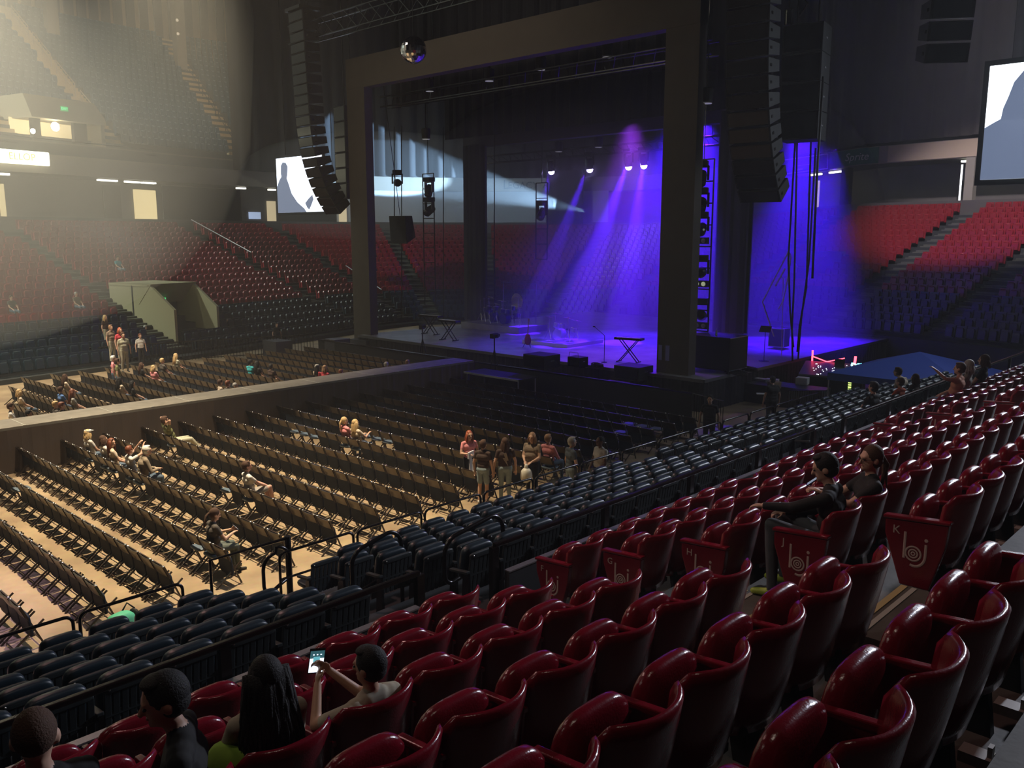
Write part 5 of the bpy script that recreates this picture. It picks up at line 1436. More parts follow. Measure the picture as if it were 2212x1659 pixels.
        body.ell(pc, (.045*S, .040*S, .018*S), M=Matrix((fd, side, pn)).transposed(), seg=12, rings=7); segs.append((t, pc + fd*.03*S, .03*S, .03*S, 0))
        if fingers:
            rad = max(.0085*S, voxel*.62)
            for q, (off, ln) in enumerate(((-.032, .068), (-.011, .077), (.011, .072), (.031, .056))):
                b0 = t + fd*.075*S + side*off*S; d1 = (fd*math.cos(curl*.5) + pn*math.sin(curl*.5)); b1 = b0 + d1*ln*.52*S
                d2 = (fd*math.cos(curl*1.6) + pn*math.sin(curl*1.6)); b2 = b1 + d2*ln*.48*S
                cap(b0, b1, rad, rad*.95, 0); cap(b1, b2, rad*.95, rad*.85, 0)
            th = -side * 1.0; b0 = t + fd*.025*S + th*.030*S; b1 = b0 + (fd*.55 + th*.75 + pn*.35).normalized()*.038*S; b2 = b1 + (fd*.9 + th*.1 + pn*.4).normalized()*.030*S
            cap(b0, b1, rad*1.25, rad*1.1, 0); cap(b1, b2, rad*1.1, rad, 0)
        else: cap(t + fd*.05*S, t + fd*.10*S + pn*.02, .022*S, .016*S, 0)
    # legs
    legs = legs or {}
    for s, nm in ((1, 'L'), (-1, 'R')):
        hip = P0 + V((0, s*.085*S, -.01))
        if sit: kn = V((.43*S, s*.12, zsit + .06)); an = V((.44*S, s*.12, .09))
        else: kn = V((.02, s*.10*S, .49*S)); an = V((-.01, s*.11*S, .085))
        kn = V(legs.get('kn' + nm, kn)); an = V(legs.get('an' + nm, an))
        if shorts:
            mk = hip.lerp(kn, .75); cap(hip, mk, .088*S*f, .078*S, 2); cap(mk, kn, .062*S, .054*S, 0); cap(kn, kn.lerp(an, .35), .052*S, .054*S, 0); cap(kn.lerp(an, .35), an, .052*S, .034*S, 0)
        else: cap(hip, kn, .090*S*f, .062*S, 2); cap(kn, kn.lerp(an, .35), .060*S, .060*S, 2); cap(kn.lerp(an, .35), an, .058*S, .045*S, 2)
        sd = legs.get('sole', -.055)
        cap(an + V((-.03, 0, sd + .02)), an + V((.06, 0, sd)), .036*S, .036*S, 3); cap(an + V((.06, 0, sd)), an + V((.145, s*.012, sd - .004)), .036*S, .030*S, 3)
    if extra: extra(cap, T, Hd)
    tmp = body.build('tmp', mats[0]); md = tmp.modifiers.new('r', 'REMESH'); md.mode = 'VOXEL'; md.voxel_size = voxel; md.adaptivity = 0
    sm = tmp.modifiers.new('s', 'SMOOTH'); sm.factor = .5; sm.iterations = 2
    dg = bpy.context.evaluated_depsgraph_get(); me = bpy.data.meshes.new_from_object(tmp.evaluated_get(dg)); bpy.data.objects.remove(tmp)
    n = len(me.polygons); co = np.empty(len(me.vertices)*3); me.vertices.foreach_get('co', co); co = co.reshape(-1, 3)
    lv = np.array([p.vertices[0] for p in me.polygons]); lv2 = np.array([p.vertices[2] for p in me.polygons]); fc = (co[lv] + co[lv2]) / 2
    best = np.full(n, 1e9); mi = np.zeros(n, dtype=np.int32)
    for (a, b, ra, rb, m) in segs:
        a_ = np.array(a); ab = np.array(b) - a_; L2_ = ab @ ab
        t = np.clip(((fc - a_) @ ab) / L2_, 0, 1) if L2_ > 1e-9 else np.zeros(n)
        d = np.linalg.norm(fc - (a_ + t[:, None]*ab), axis=1) - (ra + (rb-ra)*t)
        w_ = d < best; best[w_] = d[w_]; mi[w_] = m
    me.materials.clear()
    for m in mats: me.materials.append(m)
    me.polygons.foreach_set('material_index', mi); me.polygons.foreach_set('use_smooth', [True]*n); me.name = 'person'
    o = bpy.data.objects.new('person', me); C.objects.link(o); o.location = pos; o.rotation_euler = (0, 0, yaw)
    tag(o, label, 'person', group)
    # face details
    if face:
        m = MB()
        for s in (-1, 1): m.ell(Hd(.080, s*.030, .008), (.010*S, .013*S, .008*S), M=HM, seg=8, rings=6)
        m.build('eyes', M_eye, o, smooth=True)
        m = MB().ell(Hd(.082, 0, -.048), (.010*S, .024*S, .007*S), M=HM, seg=10, rings=6); m.build('mouth', M_lip, o, smooth=True)
    # hair
    hm = MB(); he = lambda c, r, e=1.0: hm.ell(Hd(*c), [q*S*1.06 for q in r], M=HM, seg=18, rings=12, e=e)
    rs_ = random.Random(len(label))
    if style == 'bald': he((-.045, 0, -.005), (.062, .080, .060))
    elif style == 'buzz': he((-.018, 0, .028), (.092, .079, .093))
    else: he((-.022, 0, .032), (.096, .084, .100)); he((-.030, 0, -.012), (.078, .080, .075))
    if style == 'short': he((.015, 0, .100), (.055, .062, .028))
    def strand(p0, p1, p2, r): 
        a, b, c = Hd(*p0), Hd(*p1), Hd(*p2); hm.tube([a, a.lerp(b, .5), b, b.lerp(c, .5), c], r, seg=5, rs=[r, r*1.1, r, r*.8, r*.3])
    if style in ('long', 'bob', 'curly'):
        L = {'long': -.36, 'bob': -.13, 'curly': -.24}[style]
        for q in range(44):
            a = PI*(.56 + .88*q/43) ; x, y = -.02 + .088*math.sin(a + PI/2 + PI*0), .082*math.cos(a - PI*.0)
            an_ = PI*(.30 + 1.40*q/43); x = .080*math.cos(an_) - .018; y = .080*math.sin(an_)
            j = lambda s_=.012: rs_.uniform(-s_, s_)
            strand((x*.8, y*.8, .06 + j()), (x*1.12 + j(), y*1.15 + j(), -.06 + j()), (x*1.05 - .02 + j(.02), y*1.15 + j(.025), L + j(.05)), .017)
        if style == 'long': he((-.055, 0, -.15), (.045, .075, .17)); he((-.06, 0, -.05), (.05, .08, .08))
    if style == 'pony':
        he((-.095, 0, .03), (.03, .03, .03))
        for q in range(9): strand((-.10, rs_.uniform(-.02,.02), .03), (-.15, rs_.uniform(-.03,.03), -.06), (-.13 + rs_.uniform(-.02,.02), rs_.uniform(-.03,.03), -.26), .016)
    if style == 'bun': he((-.10, 0, .06), (.045, .045, .045))
    hm.build('hair', HAIR[hair], o, smooth=True)
    if hat == 'visor':
        m = MB().lathe([(.10*S, .06), (.105*S, .085), (.10*S, .105)], seg=20); m.add([(.06,-.08,.075),(.06,.08,.075),(.17,.05,.065),(.17,-.05,.065),(.06,-.08,.083),(.06,.08,.083),(.17,.05,.073),(.17,-.05,.073)], [(0,3,2,1),(4,5,6,7),(0,1,5,4),(1,2,6,5),(2,3,7,6),(3,0,4,7)])
        m.v = [tuple(Hd(*v)) for v in m.v]; m.build('visor', M_white, o)
    if hat == 'glasses':
        m = MB()
        for s in (-1, 1): m.tube([Hd(.10, s*.030 + .024*math.cos(a), .008 + .018*math.sin(a)) for a in [2*PI*i/10 for i in range(10)]], .0025, seg=4, closed=True); m.tube([Hd(.10, s*.054, .012), Hd(.0, s*.08, .012)], .002, seg=4)
        m.build('glasses', M_black, o)
    if hat == 'sunglasses':
        m = MB()
        for s in (-1, 1): m.ell(Hd(.065, s*.035, .095), (.012, .028, .018), M=HM, seg=10, rings=6)
        m.build('sunglasses', M_black, o, smooth=True)
    return o
c_white = cloth('white', (.72, .70, .66)); c_cream = cloth('cream', (.62, .52, .40)); c_grey = cloth('dark grey', (.085, .075, .065)); c_olive = cloth('olive', (.17, .18, .07)); c_khaki = cloth('khaki', (.45, .44, .33))
c_jeans = cloth('jeans', (.08, .12, .17)); c_ljeans = cloth('light jeans', (.28, .36, .40)); c_black = cloth('black', (.012, .012, .013)); c_brown = cloth('dark brown', (.055, .032, .024)); c_tan = cloth('tan jacket', (.26, .21, .15))
c_pink = cloth('pink', (.75, .28, .30)); c_red = cloth('red', (.55, .05, .07)); c_blue = cloth('blue', (.10, .22, .50)); c_slate = cloth('slate', (.09, .11, .13)); c_taupe = cloth('taupe', (.24, .18, .13)); c_teal = cloth('teal', (.04, .38, .42)); c_orange = cloth('orange', (.70, .12, .04)); c_green = cloth('lime', (.25, .45, .05))
def at_chair(u, v):
    p = WZ(u, v, 1.20); k = max(0, min(21, round((p.y - 14.86) / .54))); y = 14.86 + .54*k
    i = min(range(-1, 18), key=lambda i: abs(rowx(i, y) - .08 - p.x)); return i, k
def seat_pos(u, v):
    i, k = at_chair(u, v); y = 14.86 + .54*k; return (rowx(i, y) - .215 + .36, y, 0)
# seated on the near chairs (they face the stage)
person('person with blonde hair and white visor at the far end of the seated group', seat_pos(157, 938), 0.1, 'sit', 1.65, hair='blonde', style='bob', shirt=c_white, hat='visor', head=(.3, 0))
person('brunette person in white shirt beside the one with the visor', seat_pos(181, 952), 0, 'sit', 1.66, hair='brown', style='bob', shirt=c_white, head=(-.3, 0))
person('person with long auburn hair and sunglasses on top turning toward the camera', seat_pos(216, 962), -.2, 'sit', 1.68, hair='auburn', style='long', shirt=c_cream, head=(-1.0, 0), hat='sunglasses')
person('brown-haired person in white holding a small camera up', seat_pos(250, 975), 0, 'sit', 1.64, hair='auburn', style='short', shirt=c_white, head=(.3, 0), arms={'L': (.28, .12, 1.28), 'R': (.30, -.08, 1.26)})
person('white-haired person in a tan jacket leaning forward, seated at the group end', seat_pos(290, 985), -.15, 'sit', 1.84, hair='white', style='short', shirt=c_tan, pants=c_jeans, sleeve=1.0, lean=.22, fat=1.18, arms={'L': (.38, .12, .72), 'R': (.40, -.10, .74)})
person('person in olive shirt leaning back, hands clasped behind head, by the runway', seat_pos(338, 915), -.05, 'sit', 1.80, hair='brown', style='short', shirt=c_olive, pants=c_khaki, lean=-.35, arms={'L': (-.20, .07, 1.13), 'R': (-.20, -.07, 1.13), 'pole': (.1, 1.0, .3)}, legs={'knL': (.50, .12, .56), 'anL': (.85, .14, .09), 'knR': (.50, -.12, .56), 'anR': (.85, -.14, .09)})
person('dark-haired person in white shirt and grey shorts sitting with knees raised', seat_pos(508, 1010), -.1, 'sit', 1.78, hair='brown', style='short', shirt=c_white, pants=cloth('grey shorts', (.30, .28, .26)), shorts=True, sk='pink', head=(-.2, 0), arms={'L': (.42, .10, .68), 'R': (.42, -.08, .68)}, legs={'knL': (.46, .12, .60), 'knR': (.46, -.10, .66), 'anL': (.52, .12, .10), 'anR': (.55, -.10, .12)})
pw = person('person with a brown ponytail in dark grey shirt looking at a phone', seat_pos(432, 1128), -.15, 'sit', 1.74, hair='brown', style='pony', shirt=c_grey, pants=cloth('grey green trousers', (.10, .12, .10)), fat=1.15, lean=.08, head=(-.1, .35), arms={'L': (.40, .06, .82), 'R': (.38, -.10, .80), 'gripL': (0, -1, 0), 'curlL': 1.0}, voxel=.011)
M_phs = mat('phone screen', (.8, .85, .9), .3, emit=(.75, .85, 1.0), estr=1.6)
def phone(M, label, scr=M_phs, w_=.072, h_=.145, pict=False, parent=None):
    k = thing('phone', label, 'phone'); k.matrix_world = M
    MB().box((-w_/2, -.005, -h_/2), (w_/2, .004, h_/2)).build('case', M_black, k, bevel=.003)
    if not pict: MB().box((-w_/2+.004, -.0065, -h_/2+.012), (w_/2-.004, -.005, h_/2-.012)).build('screen', scr, k)
    else:
        MB().box((-w_/2+.004, -.0065, -h_/2+.012), (w_/2-.004, -.005, h_/2-.062)).build('screen', scr, k)
        MB().box((-w_/2+.004, -.0065, h_/2-.062), (w_/2-.004, -.005, h_/2-.012)).build('screen_top', mat('phone dark view', (.02, .05, .06), .3, emit=(.03, .10, .12), estr=1), k)
        MB().box((-.020, -.0072, -.010), (.016, -.0066, .034)).build('picture', mat('phone picture', (.1, .3, .35), .3, emit=(.12, .42, .50), estr=1), k)
        m = MB()
        for q in (-.02, 0, .02): m.box((q-.004, -.0072, .045), (q+.004, -.0066, .052))
        m.build('icons', M_phs, k)
    return k
def hand_world(o, loc): return Matrix.Translation(o.location) @ o.rotation_euler.to_matrix().to_4x4() @ Matrix.Translation(loc)
phone(hand_world(pw, (.465, -.02, .87)) @ Matrix.Rotation(R(90), 4, 'Z') @ Matrix.Rotation(R(-40), 4, 'X'), 'lit phone held by the person with the ponytail')
person('blonde person in orange top seated mid-block, left of a brighter blonde', seat_pos(699, 915), .05, 'sit', 1.66, hair='blonde', style='pony', shirt=c_pink, head=(-.3, 0))
person('blonde person with long hair in a pale top, seated mid-block on the right', seat_pos(738, 920), .05, 'sit', 1.68, hair='blonde', style='long', shirt=c_cream, head=(-.2, 0), arms={'L': (.33, .12, .80), 'R': (.34, -.14, .86)})
person('reddish-blond person in a pink hooded top seated near the standing group', seat_pos(1188, 948), .1, 'sit', 1.74, hair='sandy', style='short', shirt=c_pink, sleeve=1.0, head=(-.2, 0))
# standing at the near end of the rows
def stand(u, v, hgt): return (*WZ(u, v, 0).xy, 0)
w10 = (15.3, 15.5, 0)
p = WZ(1013, 935, 1.55); person('person with curly red hair in pink and red walking between the rows', (p.x, p.y, 0), R(250), 'stand', 1.64, hair='red', style='curly', shirt=c_pink, pants=c_black, arms={'L': (.22, .12, 1.0), 'R': (.25, -.12, 1.05)}, voxel=.012)
k = thing('paper_bundle', 'white papers and programme held by the person with curly red hair', 'papers', (p.x - .15, p.y - .22, 1.0), .3); MB().box((-.14, -.02, -.05), (.14, .02, .12)).build('sheet', M_pap, k); MB().box((-.10, -.03, -.42), (.02, .0, -.06)).box((.05, -.03, -.42), (.14, .0, -.10)).build('hanging_sheet', M_pap, k)
p = WZ(1043, 953, 1.60); person('young person with short brown hair in a baggy dark brown shirt and jeans', (p.x, p.y, 0), R(20), 'stand', 1.66, hair='brown', style='short', shirt=c_brown, pants=c_ljeans, shorts=True, fat=1.05, voxel=.012, shoe=M_shoew)
p = WZ(1091, 950, 1.62); o11 = person('long-haired person seen from behind in a dark shirt with a pale bolt print', (p.x, p.y, 0), R(55), 'stand', 1.70, hair='brown', style='long', shirt=c_brown, pants=c_ljeans, fat=1.16, voxel=.012)
m = MB().prism([(.00, 1.33), (.07, 1.31), (.03, 1.20), (.09, 1.19), (-.05, .98), (-.01, 1.12), (-.06, 1.13)], 'x', -.150, -.142); m.build('shirt_print', mat('shirt print', (.45, .40, .36), .8), o11)
p = WZ(1150, 938, 1.66); o12 = person('person with wavy sandy hair in a taupe top holding a white bag', (p.x, p.y, 0), R(200), 'stand', 1.74, hair='sandy', style='bob', shirt=c_taupe, pants=c_black, fat=1.3, arms={'L': (.28, .10, 1.02), 'R': (.30, -.08, 1.02)}, voxel=.012)
k = thing('plastic_bag', 'white plastic bag hanging from the hands of the sandy-haired person', 'bag', tuple(hand_world(o12, (.40, .0, .70)).translation)); MB().ell((0, 0, 0), (.15, .13, .19), e=.85).ell((0, 0, .20), (.05, .05, .09)).build('bag_body', mat('plastic bag', (.75, .72, .62), .4), k, smooth=True)
p = WZ(1234, 950, 1.68); person('grey-haired person in a slate polo shirt standing at the rail', (p.x, p.y, 0), R(-25), 'stand', 1.78, hair='grey', style='short', shirt=c_slate, pants=c_ljeans, fat=1.12, arms={'R': (.16, -.30, .92)}, voxel=.012)
p = WZ(1298, 948, 1.70); person('dark-skinned person in a white shirt and black trousers standing at the rail', (p.x, p.y, 0), R(165), 'stand', 1.80, sk='dark', hair='black', style='buzz', shirt=c_white, pants=c_black, fat=1.18, arms={'L': (.22, .15, .96), 'R': (.22, -.15, .96)}, voxel=.012)
# near stand: row H, left of the stairs
yH = RY[2] + .13 + .12; zH = RZ[2]
boy = person('child with short black hair and white shirt holding up a lit phone', (2.57, yH - .12, zH), R(92), 'sit', 1.50, hair='black', style='short', shirt=cloth('offwhite', (.40, .36, .27)), pants=cloth('dark shorts', (.05,.05,.06)), shorts=True, sk='tan', voxel=.009, head=(.35, .1), arms={'L': (.27, .12, .80), 'R': (.28, .03, .84), 'gripL': (-.2, -1, 0), 'gripR': (-.2, 1, 0), 'curlL': 1.1, 'curlR': 1.1}, zsit=.30, sleeve=.7)
phone(hand_world(boy, (.33, .08, .90)) @ Matrix.Rotation(R(-118), 4, 'Z') @ Matrix.Rotation(R(14), 4, 'X') @ Matrix.Rotation(R(6), 4, 'Y'), 'lit phone showing a picture, held up by the child in white', pict=True, w_=.085, h_=.17)
girl = person('child with very long black hair in a white top beside the child with the phone', (2.02, yH - .02, zH), R(80), 'sit', 1.55, hair='black', style='long', shirt=cloth('offwhite', (.40, .36, .27)), pants=c_black, voxel=.010, sk='tan', sleeve=.8, zsit=.40, head=(.1, .05))
mh = MB(); rs_ = random.Random(5)
for q in range(150):
    a = PI*(.62 + .76*rs_.random()); x0, y0 = .085*math.cos(a) - .02, .10*math.sin(a); pts = []
    for t in range(7):
        f_ = t/6; pts.append((x0*(1 + .25*f_) - .06*f_*(.4 + .6*rs_.random()) + .0, y0*(1 + .75*f_) + .012*math.sin(q + 3*f_), 1.13 - f_*(.48 + .14*math.sin(q*1.7))))
    mh.tube(pts, .011, seg=5, rs=[.014, .016, .015, .013, .011, .008, .002])
mh.build('long_hair', HAIR['black'], girl, smooth=True)
prof = person('dark-haired young person in a black top looking left at the lower edge', (1.60, yH - .12, zH), R(150), 'sit', 1.72, hair='black', style='short', shirt=c_black, pants=c_black, voxel=.010, sk='tan', lean=.12, head=(.15, .25), zsit=.44)
left = person('person with cropped brown hair seen from behind in the lower left corner', (.97, yH - .06, zH), R(95), 'sit', 1.74, hair='brown', style='buzz', shirt=c_black, voxel=.011, sk='light', head=(-.5, .1), zsit=.50)
gb = thing('jersey', 'lime green jersey with white stripe on the seat beside the long-haired child', 'jersey', (1.84, yH - .02, zH + .42)); MB().ell((0, 0, .16), (.13, .14, .22), e=.7).build('cloth_body', c_green, gb, smooth=True); MB().ell((0, -.005, .12), (.137, .147, .03), e=.7).build('white_stripe', c_white, gb, smooth=True)
# near stand: row J, right of the stairs
yJ = RY[3] + .13 + .12; zJ = RZ[3]
man = person('dark-haired person in black shirt and jeans bent over a phone, end seat', (AX1 + SP*.5 + .05, yJ - .12, zJ), R(100), 'sit', 1.64, hair='black', style='short', shirt=c_black, pants=cloth('grey jeans', (.075, .085, .095)), sleeve=1.0, lean=.14, voxel=.010, shoe=M_shoeg, head=(.2, .35), sk='light', zsit=.38,
     arms={'L': (.66, .22, .72), 'R': (.42, -.02, .66), 'gripL': (0, 0, -1), 'curlL': .8, 'curlR': .9}, legs={'knL': (.46, .18, .60), 'anL': (.42, .22, .09), 'knR': (.47, -.12, .62), 'anR': (.40, -.05, .12)})
phone(hand_world(man, (.50, .03, .72)) @ Matrix.Rotation(R(60), 4, 'Z') @ Matrix.Rotation(R(-62), 4, 'X'), 'lit phone in the hand of the person in the black shirt')
wom = person('person with glasses and tied dark brown hair in a black top, second seat', (AX1 + SP*1.5 + .10, yJ - .10, zJ), R(125), 'sit', 1.58, hair='brown', style='pony', shirt=c_black, pants=cloth('grey jeans', (.075, .085, .095)), sleeve=.6, voxel=.010, hat='glasses', head=(.35, .05), sk='light', fat=1.1, zsit=.37,
     legs={'knL': (.42, .02, .66), 'knR': (.46, -.10, .60), 'anL': (.46, -.02, .25), 'anR': (.44, -.10, .09)}, arms={'L': (.36, .10, .78), 'R': (.36, -.06, .76)})
phone(hand_world(wom, (.42, .02, .86)) @ Matrix.Rotation(R(80), 4, 'Z') @ Matrix.Rotation(R(-50), 4, 'X'), 'dim phone held by the person with glasses', scr=mat('dim screen', (.3, .35, .4), .3, emit=(.25, .32, .4), estr=.6))
# near stand farther right
def red_sit(u, v, row, label, **kw):
    y = RY[row] + .13 + .1; p = WY(u, v, y); b0 = AX3 if p.x > AX3 else AX1; k = round((p.x - b0)/SP - .5); x = b0 + SP*(k + .5)
    return person(label, (x, y, RZ[row]), kw.pop('yaw', R(95)), 'sit', **kw)
def blue_sit(u, v, row, label, **kw):
    y = BY[row] + .05 + .14; p = WY(u, v, y); return person(label, (p.x, y, BZ[row]), kw.pop('yaw', R(80)), 'sit', **kw)
red_sit(2062, 812, 0, 'person in a salmon top with one arm raised, front red row at far right', hair='brown', style='short', shirt=cloth('salmon', (.60, .28, .18)), fat=1.2, arms={'L': (.30, .45, 1.20)}, voxel=.014)
red_sit(2092, 808, 0, 'grey-haired person in a grey top beside the one with a raised arm', hair='grey', style='bob', shirt=cloth('pale grey', (.35, .34, .30)), voxel=.014)
red_sit(2122, 790, 0, 'dark-haired person beyond the grey-haired one at far right', hair='brown', style='bob', shirt=c_black, voxel=.014)
blue_sit(1883, 838, 0, 'dark-haired person in a black shirt in the top navy row', hair='black', style='short', shirt=c_black, voxel=.014, fat=1.1)
blue_sit(1941, 832, 0, 'child in an orange shirt in the top navy row', hair='brown', style='short', shirt=c_orange, voxel=.014, h=1.5)
blue_sit(1958, 820, 1, 'person in a cream top bending forward past the orange shirt', hair='brown', style='short', shirt=c_cream, voxel=.014, lean=.35, fat=1.15)
blue_sit(1972, 838, 0, 'brown-haired child between the orange and cream shirts', hair='brown', style='bob', shirt=c_brown, voxel=.014, h=1.45)
p = WZ(1588, 950, 0); person('person in black clothes standing at the stage corner with a white badge', (22.8, 13.4, 0), R(200), 'stand', 1.85, hair='black', style='short', shirt=c_black, pants=c_black, fat=1.15, voxel=.015)
person('large person in black standing by the equipment tables', (27.2, 13.6, 0), R(60), 'stand', 1.88, hair='black', style='short', shirt=c_black, pants=c_black, fat=1.35, voxel=.015)
# beyond the runway
FARP = [(22, 848, 'light', c_cream, 'blonde', 'bob', 'fair-haired person in pale top, leftmost beyond the runway', 1), (40, 878, 'tan', c_white, 'brown', 'short', 'person in a white shirt close behind the runway at far left', 1), (60, 890, 'tan', c_black, 'black', 'short', 'dark-haired person right of the white shirt at far left', 1),
 (108, 873, 'light', c_grey, 'blonde', 'short', 'blond head just above the runway', 1), (125, 876, 'light', c_grey, 'auburn', 'short', 'brown head right of the blond head above the runway', 1), (147, 815, 'light', c_cream, 'brown', 'long', 'brunette person at the top of the left seated cluster', 1),
 (138, 838, 'light', c_blue, 'brown', 'short', 'person in a bright blue shirt in the left cluster', 1), (146, 850, 'light', cloth('pale grey', (.35, .34, .30)), 'auburn', 'long', 'auburn-haired person in grey reading in the left cluster', 1),
 (243, 772, 'pink', c_pink, 'white', 'short', 'white-haired person in a peach top beyond the runway', 0), (252, 778, 'light', c_olive, 'brown', 'short', 'person in olive in front of the peach top', 0), (292, 790, 'light', c_black, 'brown', 'long', 'dark-haired person left of the blond child', 1),
 (302, 795, 'light', c_pink, 'blonde', 'bob', 'blond person in a pale pink top in the far chairs', 1), (234, 822, 'light', c_cream, 'black', 'long', 'black-haired person with pale sleeves in the far chairs', 1), (250, 832, 'light', c_black, 'black', 'long', 'second black-haired person bending forward in the far chairs', 1),
 (356, 770, 'light', c_khaki, 'blonde', 'long', 'long-haired blonde in the back of the far chairs', 1), (370, 776, 'pink', c_grey, 'blonde', 'short', 'blond child right of the long-haired blonde', 1), (515, 785, 'tan', c_teal, 'black', 'short', 'person in a bright teal shirt in the far chairs', 1),
 (548, 787, 'tan', c_black, 'black', 'long', 'dark-haired person right of the teal shirt', 1), (570, 792, 'tan', c_brown, 'black', 'short', 'second dark-haired person right of the teal shirt', 1), (453, 826, 'light', c_cream, 'brown', 'short', 'brown head with white collar above the runway', 1),
 (488, 832, 'light', c_grey, 'grey', 'buzz', 'grey cropped head above the runway', 1), (510, 824, 'pink', c_grey, 'auburn', 'short', 'reddish head at the right of two heads above the runway', 1), (657, 795, 'light', c_cream, 'black', 'long', 'person in white with long dark hair beside two in red', 1),
 (677, 795, 'light', c_red, 'grey', 'short', 'grey-haired person in a red shirt', 1), (698, 798, 'light', c_red, 'sandy', 'bob', 'sandy-haired person in a red shirt', 1), (735, 803, 'pink', c_grey, 'auburn', 'short', 'reddish-brown head right of the red shirts', 1), (860, 787, 'light', c_grey, 'grey', 'short', 'grey-haired head behind the runway near the stage', 1), (884, 788, 'light', c_grey, 'sandy', 'short', 'second head behind the runway near the stage', 1)]
for (u, v, sk, sh, ha, stl, lab, sit_) in FARP:
    if sit_:
        p = WZ(u, v, 1.22); j = round((p.x - 11.9 + .02*(p.y - 28.6)) / 1.15); x = 11.9 + 1.15*j - .02*(p.y - 28.6) + .15; k = max(0, round((p.y - 28.6) / .54)); y = 28.6 + .54*k
        person(lab, (x, y, 0), random.uniform(-.3, .3), 'sit', 1.62 + .12*random.random(), sk=sk, shirt=sh, hair=ha, style=stl, voxel=.02, fingers=False, face=False, head=(random.uniform(-.6, .4), .1))
    else:
        p = WZ(u, v, 1.6); person(lab, (p.x, p.y, 0), -.4, 'stand', 1.7, sk=sk, shirt=sh, hair=ha, style=stl, voxel=.02, fingers=False, face=False)
FARS = [(313, 706, 0, .9, 'grey', 'short', c_white, 'grey-haired person in a white shirt standing by the tunnel mouth', 0), (302, 724, 0, .2, 'auburn', 'short', c_white, 'person in a white top and black trousers at the tunnel mouth', 0), (226, 684, 0, 1.0, 'blonde', 'long', c_brown, 'tall blonde-haired person standing on the lower far stand', 1),
 (238, 706, 0, .8, 'sandy', 'short', c_taupe, 'person in a brown shirt standing below the tall blonde', 1), (258, 712, 0, .6, 'red', 'bob', c_red, 'person in a red top standing on the lower far stand', 1), (265, 722, 0, .2, 'brown', 'short', c_khaki, 'person in khaki in front of the red top', 1),
 (490, 692, 0, .2, 'grey', 'short', c_slate, 'person in a slate shirt and shorts walking along the far barrier', 0), (597, 700, 0, .2, 'black', 'short', c_black, 'dark figure standing by the far barrier with white papers', 0)]
for (u, v, a, z, ha, stl, sh, lab, up) in FARS:
    zz = {0: .0, 1: .9}[up]; hh = 1.72; p = WZ(u, v, zz + 1.60); person(lab, (p.x, p.y, zz), R(-100 + 40*z), 'stand', hh, hair=ha, style=stl, shirt=sh, voxel=.024, fingers=False, face=False, shorts=(u == 490), pants=c_black if u in (302, 597) else c_khaki)
for (u, v, r, ha, sh, lab) in ((133, 592, 8, 'grey', c_white, 'white-shirted person coming down the far left stairs'), (152, 600, 9, 'brown', c_cream, 'person in cream on the far left stairs'), (172, 628, 10, 'brown', c_khaki, 'person in khaki on the far left stairs'), (178, 640, 11, 'black', c_white, 'person in a pale strappy top at the foot of the far left stairs'),
   (304, 578, 7, 'brown', c_blue, 'person in a light blue shirt sitting in the far red seats'), (452, 648, 13, 'grey', c_taupe, 'person in grey seated at the right of the entrance tunnel'), (225, 655, 13, 'brown', c_grey, 'person sitting left of the entrance tunnel'), (478, 560, 8, 'brown', c_teal, 'person in a pale blue top beside the second far stairs'),
   (262, 530, 4, 'brown', c_white, 'person in white high in the far red seats'), (100, 540, 5, 'brown', c_khaki, 'person in khaki high on the far left'), (62, 575, 8, 'brown', c_cream, 'person in cream left of the far stairs')):
    i = idx_at(u, row_d(r), row_z(r) + 1); p = PATH[i] + NRM[i]*row_d(r); q = WZ(u, v, row_z(r) + 1.25 + zoff(i)); t_ = Vector((NRM[i].y, -NRM[i].x, 0)); p = p + t_ * ((q - p).dot(t_))
    st_ = u < 190 and u > 110
    person(lab, (p.x, p.y, row_z(r) + zoff(i)), math.atan2(-NRM[i].y, -NRM[i].x), 'stand' if st_ else 'sit', 1.7, hair=ha, style='short', shirt=sh, voxel=.026, fingers=False, face=False)
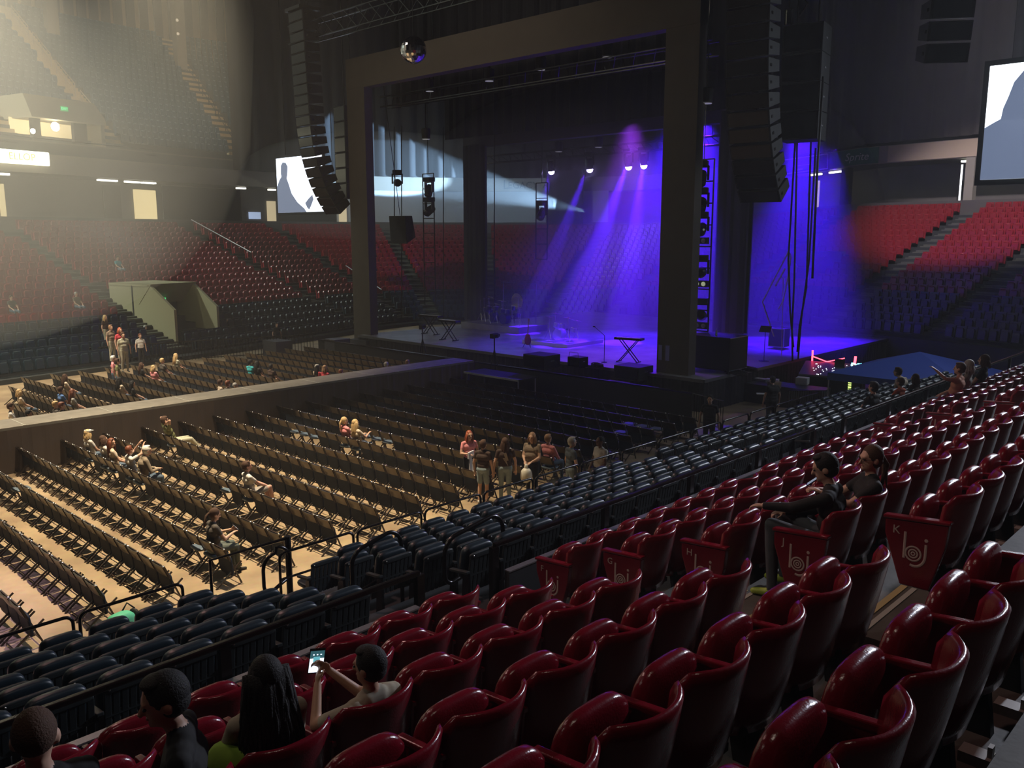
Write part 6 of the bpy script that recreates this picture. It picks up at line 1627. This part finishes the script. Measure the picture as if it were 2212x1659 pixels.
# ---------------------------------------------------------------- stage light and haze
HAZE = 0.0014
for k, (p, tg) in enumerate(BEAM):
    spot('stage_beam', p + (tg - p).normalized()*.4, tg, (22000, 32000, 60000, 70000)[k], (.09, .010, 1.0), (10, 11, 13, 13)[k], .35, .12)
spot('stage_wash', (42, 26, 13), (34, 24, 1), 40000, (.055, .004, 1.0), 70, .8, .5)
spot('stage_wash', (33, 24, 11.5), (31, 22, 1), 4000, (.35, .05, 1.0), 60, .8, .5)
spot('stage_wash', (44, 21, 13.5), (40, 19.5, 1), 60000, (.055, .004, 1.0), 36, .8, .5)
spot('stage_wash', (42.5, 18.9, 11.0), (43.2, 18.4, 0), 24000, (.055, .004, 1.0), 28, .8, .5)
i_ = idx_at(1262); q0 = PATH[i_] - NRM[i_]*1.6; i_ = idx_at(850); q1 = PATH[i_] - NRM[i_]*.4
spot('wall_light', (q0.x, q0.y, 8.7), (q1.x, q1.y, 12.9), 230000, (.40, .66, 1.0), 18, .10, .15)
spot('house_light', (14, 30, 20), (28.5, 29, 13), 1500, (1.0, .85, .7), 70, 1.0, .4)  # unseen front spot added to bring out the portal frame
def haze_body(lo, hi, dens, label, col=(.9, .92, .95, 1), ell=False):
    if ell:
        c = [(a + b)/2 for a, b in zip(lo, hi)]; r = [(b - a)/2 for a, b in zip(lo, hi)]
        o = MB().ell(c, r, seg=24, rings=14, e=.7).build('haze', None or mat('haze tmp', (1, 1, 1)), smooth=False, weld=True)
    else: o = MB().box(lo, hi).build('haze', mat('haze tmp', (1, 1, 1)))
    hm = bpy.data.materials.new('haze'); hm.use_nodes = True; nt = hm.node_tree; nt.nodes.clear(); o.data.materials[0] = hm
    out = nt.nodes.new('ShaderNodeOutputMaterial'); vs = nt.nodes.new('ShaderNodeVolumeScatter')
    vs.inputs['Density'].default_value = dens; vs.inputs['Anisotropy'].default_value = .15; vs.inputs['Color'].default_value = col
    nt.links.new(vs.outputs[0], out.inputs['Volume'])
    tag(o, label, 'haze', None, 'stuff'); return o
if HAZE > 0:
    haze_body((-19, -7.5, .0), (85, 90, 32.5), HAZE, 'thin haze filling the whole arena')
    haze_body((-18.5, 30, .3), (26, 84, 32), .024, 'thicker pale haze hanging over the far left stands', (.95, .97, .9, 1), True)
    haze_body((29, 15.5, -4), (48.5, 40, 14.5), .036, 'thick stage haze around the blue beams', (.95, .95, 1, 1), True)
    haze_body((36, 50, 6), (64, 71, 15), .020, 'thick pale blue haze in front of the cream banner wall', (.95, .97, 1, 1), True)
